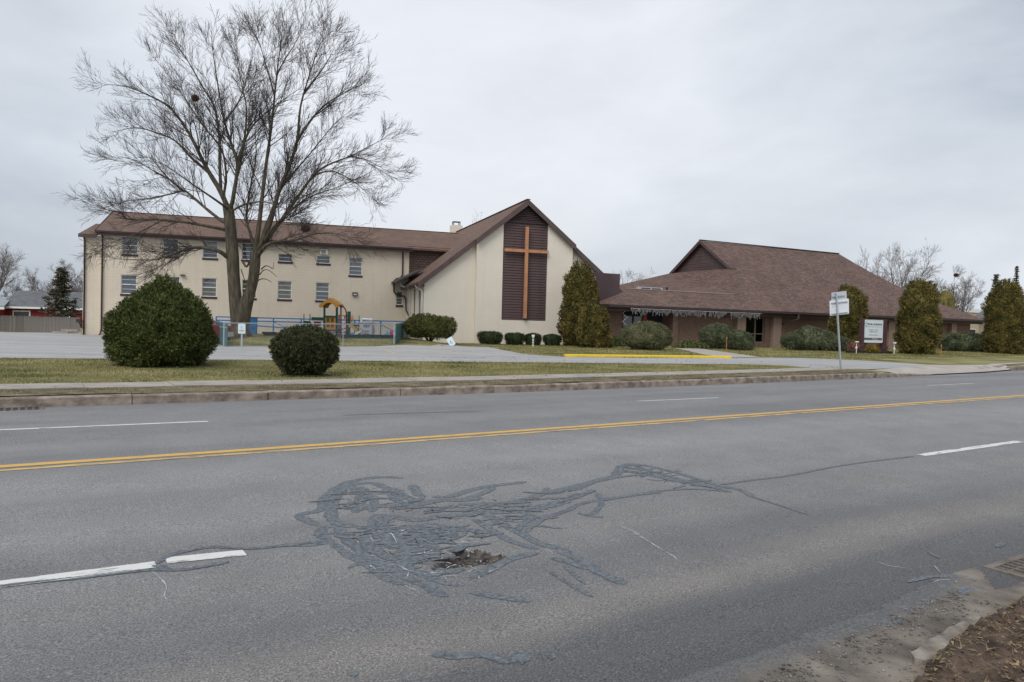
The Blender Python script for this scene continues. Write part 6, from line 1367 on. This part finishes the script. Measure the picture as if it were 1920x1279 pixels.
for u, Y, w, h, m_, lab in ((726.5, 46.5, 6, 15, mat('toy_cyan', (.12, .50, .60), .45, .05, 4), 'upright turquoise plastic toy standing left of the pink toy'), (733.8, 46.3, 6.6, 16.5, mat('toy_pink', (.62, .055, .22), .45, .05, 4), 'bright pink plastic toy tower near the right fence post'), (746.5, 47.2, 5.4, 14, mat('toy_blue', (.03, .22, .52), .45, .05, 4), 'blue plastic toy behind the green slat fence')):
    x, y, z = spot(u, Y); k = Y/CF; t = thing('plastic_toy', (x, y, z), .2, lab, 'toy', 'plastic toys by the playground fence'); a = w*k/2; H = h*k
    MB().prism([(-a, 0), (a, 0), (a*.95, H*.7), (a*.5, H), (-a*.3, H), (-a*.8, H*.75)], .16, 'y', -.16).build('toy_body', m_, t)
    for i in range(3): MB().box(-a*.7, a*.8, -.19, -.162, H*(.15+.22*i), H*(.22+.22*i)).build('toy_step', m_, t)

# ------------------------------------------------------------------ parked car mostly behind the big yew
x, y, z = spot(343, 37.5); CAR = thing('parked_car', (x, y, z+.0), R_(4), 'dark red parked car almost hidden behind the big yew bush', 'car'); M_car = mat('car_paint', (.10, .012, .018), .25, spec=.6)
sec = [(-2.2, .45), (-2.2, .75), (-1.2, .92), (-.6, 1.38), (.9, 1.42), (1.65, 1.0), (2.15, .92), (2.2, .5)]
MB().prism([(-2.2, .3)]+sec[0:3]+[(1.65, 1.0)]+sec[6:]+[(2.2, .3)], .82, 'y', -.82).build('body', M_car, CAR)
MB().prism([(-1.18, .925), (-.6, 1.38), (.9, 1.42), (1.62, 1.005)], .70, 'y', -.70).build('cabin', M_car, CAR)
MB().prism([(-.98, .96), (-.5, 1.31), (.15, 1.34), (.15, .97)], -.705, 'y', -.71).build('side_window', M_black, CAR); MB().prism([(.23, .97), (.23, 1.34), (.85, 1.35), (1.35, 1.02)], -.705, 'y', -.71).build('side_window', M_black, CAR)
for xx in (-1.4, 1.4):
    for yy_ in (-.84, .66):
        w_ = MB().tube([(xx, yy_, .32), (xx, yy_+.18, .32)], .32, 16).build('wheel', M_black, CAR); MB().tube([(xx, yy_-.012, .32), (xx, yy_-.002, .32)], .19, 12).build('rim', M_alu, w_)
for yy_ in (-.7, .5): MB().box(2.17, 2.21, yy_, yy_+.2, .7, .85).build('tail_light', mat('tail_red', (.4, .02, .02), .3), CAR)
MB().box(2.201, 2.25, -.8, .8, .38, .62).build('bumper', mat('silver_bumper', (.45, .45, .47), .35), CAR)

# ------------------------------------------------------------------ left background: fence, red house
xa, ya = -47.0, 59.0; xb, yb2 = -33.4, 57.5; za = float(zland(xa, ya)); L_ = math.hypot(xb-xa, yb2-ya)
WF = thing('wooden_fence', (xa, ya, min(za, float(zland(xb, yb2)))-.02), math.atan2(yb2-ya, xb-xa), 'weathered grey wooden board fence at the back of the parking lot, left', 'fence'); M_fw = mat('weathered_wood', (.125, .115, .105), .9, .3, 2.5, stretch=(6, 1, .5)); base = None; n = int(L_/.155); r = random.Random(8)
M_fw2 = mat('weathered_wood_pale', (.165, .15, .135), .9, .3, 2.5, stretch=(6, 1, .5))
b1 = None
for i in range(n):
    hh = r.uniform(-.03, .03); pos = (i*.155, r.uniform(-.01, .01), hh)
    if base is None: base = MB().box(0, .145, -.012, .012, -.1, 1.28).build('board', M_fw, WF, loc=pos); b1 = MB().box(0, .145, -.012, .012, -.1, 1.27).build('board', M_fw2, WF, loc=(n*.155, 0, 0))
    else: part_copy(b1 if (i > n*.66 or r.random() < .25) else base, pos)
for q in (.25, 1.0): MB().box(0, L_, .014, .06, q, q+.09).build('rail', M_fw, WF)
t = thing('timber_stack', (*at(128, 618, 55).xy, float(zland(at(128, 618, 55).x, 55))), .2, 'low stack of grey kerb timbers on the asphalt by the building corner', 'timber'); 
for i, (a, b_, c) in enumerate(((-1.1, 0, 0), (.1, .1, 0), (-.5, .05, .17))): MB().box(a, a+1.1, b_, b_+.18, c, c+.165).build('timber', M_conc, t)
hx0 = at(70, 580, 80); RH = thing('red_house', (hx0.x, 80, -.6), .12, 'single-storey red house with grey roof and white trimmed windows behind the wooden fence', 'house'); M_rw = mat('red_siding', (.20, .022, .024), .7, .12, 3); M_gr = mat('grey_roof', (.12, .128, .135), .9, .18, 2)
MB().box(-3.0, 8, 0, 6, 0, 2.75).build('wall', M_rw, RH); MB().box(-8.5, -3.004, -1.6, 6, 0, 2.45).build('porch_wall', M_rw, RH)
m_ = MB(); loft_quad(m_, (-3.6, -.5, 2.72), (8.6, -.5, 2.72), (8.6, 3.2, 4.5), (-3.6, 3.2, 4.5), .12); loft_quad(m_, (-3.6, 6.9, 2.72), (8.6, 6.9, 2.72), (8.6, 3.204, 4.5), (-3.6, 3.204, 4.5), .12); m_.build('roof', M_gr, RH)
m_ = MB(); loft_quad(m_, (-9, -2.1, 2.55), (-2.2, -2.1, 2.75), (-3.4, 1.4, 3.5), (-9, 1.4, 3.3), .12); m_.build('porch_roof', mat('pale_grey_roof', (.26, .28, .30), .8), RH)
MB().box(-3.6, 8.6, -.56, -.504, 2.5, 2.70).build('gutter', M_white, RH); MB().box(-9, -2.2, -2.16, -2.104, 2.35, 2.6).build('gutter', M_white, RH); MB().box(4.5, 5.3, 2.6, 3.6, 4.0, 5.0).build('chimney', M_white, RH)
for a, w, yw in ((-6.6, 1.0, -1.6), (-5.0, 1.1, -1.6), (-2.3, 1.5, 0), (2.0, 1.2, 0), (5.2, 1.4, 0)):
    o = MB().box(a-.14, a+w+.14, yw-.07, yw-.004, 1.0, 2.3).build('window', M_white, RH); MB().box(a, a+w, yw-.09, yw-.072, 1.15, 2.15).build('pane', mat('far_glass', (.05, .06, .07), .2), o); MB().box(a, a+w, yw-.096, yw-.091, 1.62, 1.68).build('sash_bar', M_white, o)

# ------------------------------------------------------------------ right and rear background
x, y, z = spot(1815, 100); CB = thing('cream_block', (x, y, -.2), ROTB, 'plain cream flat-roofed building behind the low end of the brick roof', 'building'); MB().box(-2.5, 9, 0, 10, 0, 4.9).build('wall', mat('pale_yellow_wall', (.45, .38, .27), .9, .06, 1), CB); MB().box(-2.6, 9.1, -.1, 10.1, 4.904, 5.4).build('roof', M_white, CB)
for a in (0.2, 3.4, 6.2): o = MB().box(a, a+1.4, -.06, -.004, 1.4, 2.7).build('window', M_white, CB); MB().box(a+.08, a+1.32, -.08, -.062, 1.48, 2.62).build('pane', M_black, o)
x, y, z = spot(1854, 78); t = thing('flue_pipe', (x, y, z), 0, 'dark metal flue pipe standing left of the far right arborvitae', 'flue'); MB().tube([(0, 0, 0), (0, 0, 5.0)], .24, 10).build('pipe', mat('dark_steel', (.05, .06, .075), .5), t); MB().tube([(0, 0, 5.0), (0, 0, 5.25)], [.30, .30], 10).build('cap', M_black, t)
x, y, z = spot(1196, 92); t = thing('grey_roofed_house', (x, y, .2), ROTB*.6, 'grey gabled roof of a house showing between church and brick building', 'house'); m_ = MB(); loft_quad(m_, (-7, 0, 4.4), (2.6, 0, 4.4), (4.2, 4.5, 6.75), (-7, 4.5, 6.75), .2); m_.build('roof', mat('blue_grey_roof', (.17, .19, .205), .9, .1, 2), t); MB().box(-6.6, 2.2, .5, 8, 0, 4.2).build('wall', mat('pale_siding', (.5, .52, .54), .8), t); MB().bar((2.7, -.02, 4.42), (4.3, 4.5, 6.77), .25, .2).build('barge_board', M_white, t)
x, y, z = spot(1978, 84); t = thing('grey_house', (x, y, z-.1), .25, 'pale house with grey gable roof cut by the right edge of the picture', 'house'); MB().box(-2.2, 5, 0, 8, 0, 3.6).build('wall', mat('tan_siding', (.42, .36, .29), .9, .05, 2), t); m_ = MB(); m_.prism([(-2.7, 3.5), (1.4, 6.4), (5.5, 3.5)], 8.4, 'y', -.4); m_.build('roof', mat('slate_roof', (.14, .15, .16), .9), t)
MB().box(-1.6, 1.6, -.06, -.004, .05, 2.3).build('garage_door', M_white, t)
# far band of woodland that closes the horizon
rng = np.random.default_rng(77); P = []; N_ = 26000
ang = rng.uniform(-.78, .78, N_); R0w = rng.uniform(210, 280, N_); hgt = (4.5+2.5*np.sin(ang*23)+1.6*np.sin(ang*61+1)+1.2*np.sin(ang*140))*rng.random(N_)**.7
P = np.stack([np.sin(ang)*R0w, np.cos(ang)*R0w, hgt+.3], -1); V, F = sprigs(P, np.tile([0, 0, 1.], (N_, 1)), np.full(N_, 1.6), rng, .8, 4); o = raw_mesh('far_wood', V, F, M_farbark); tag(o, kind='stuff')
bpy.context.view_layer.update()
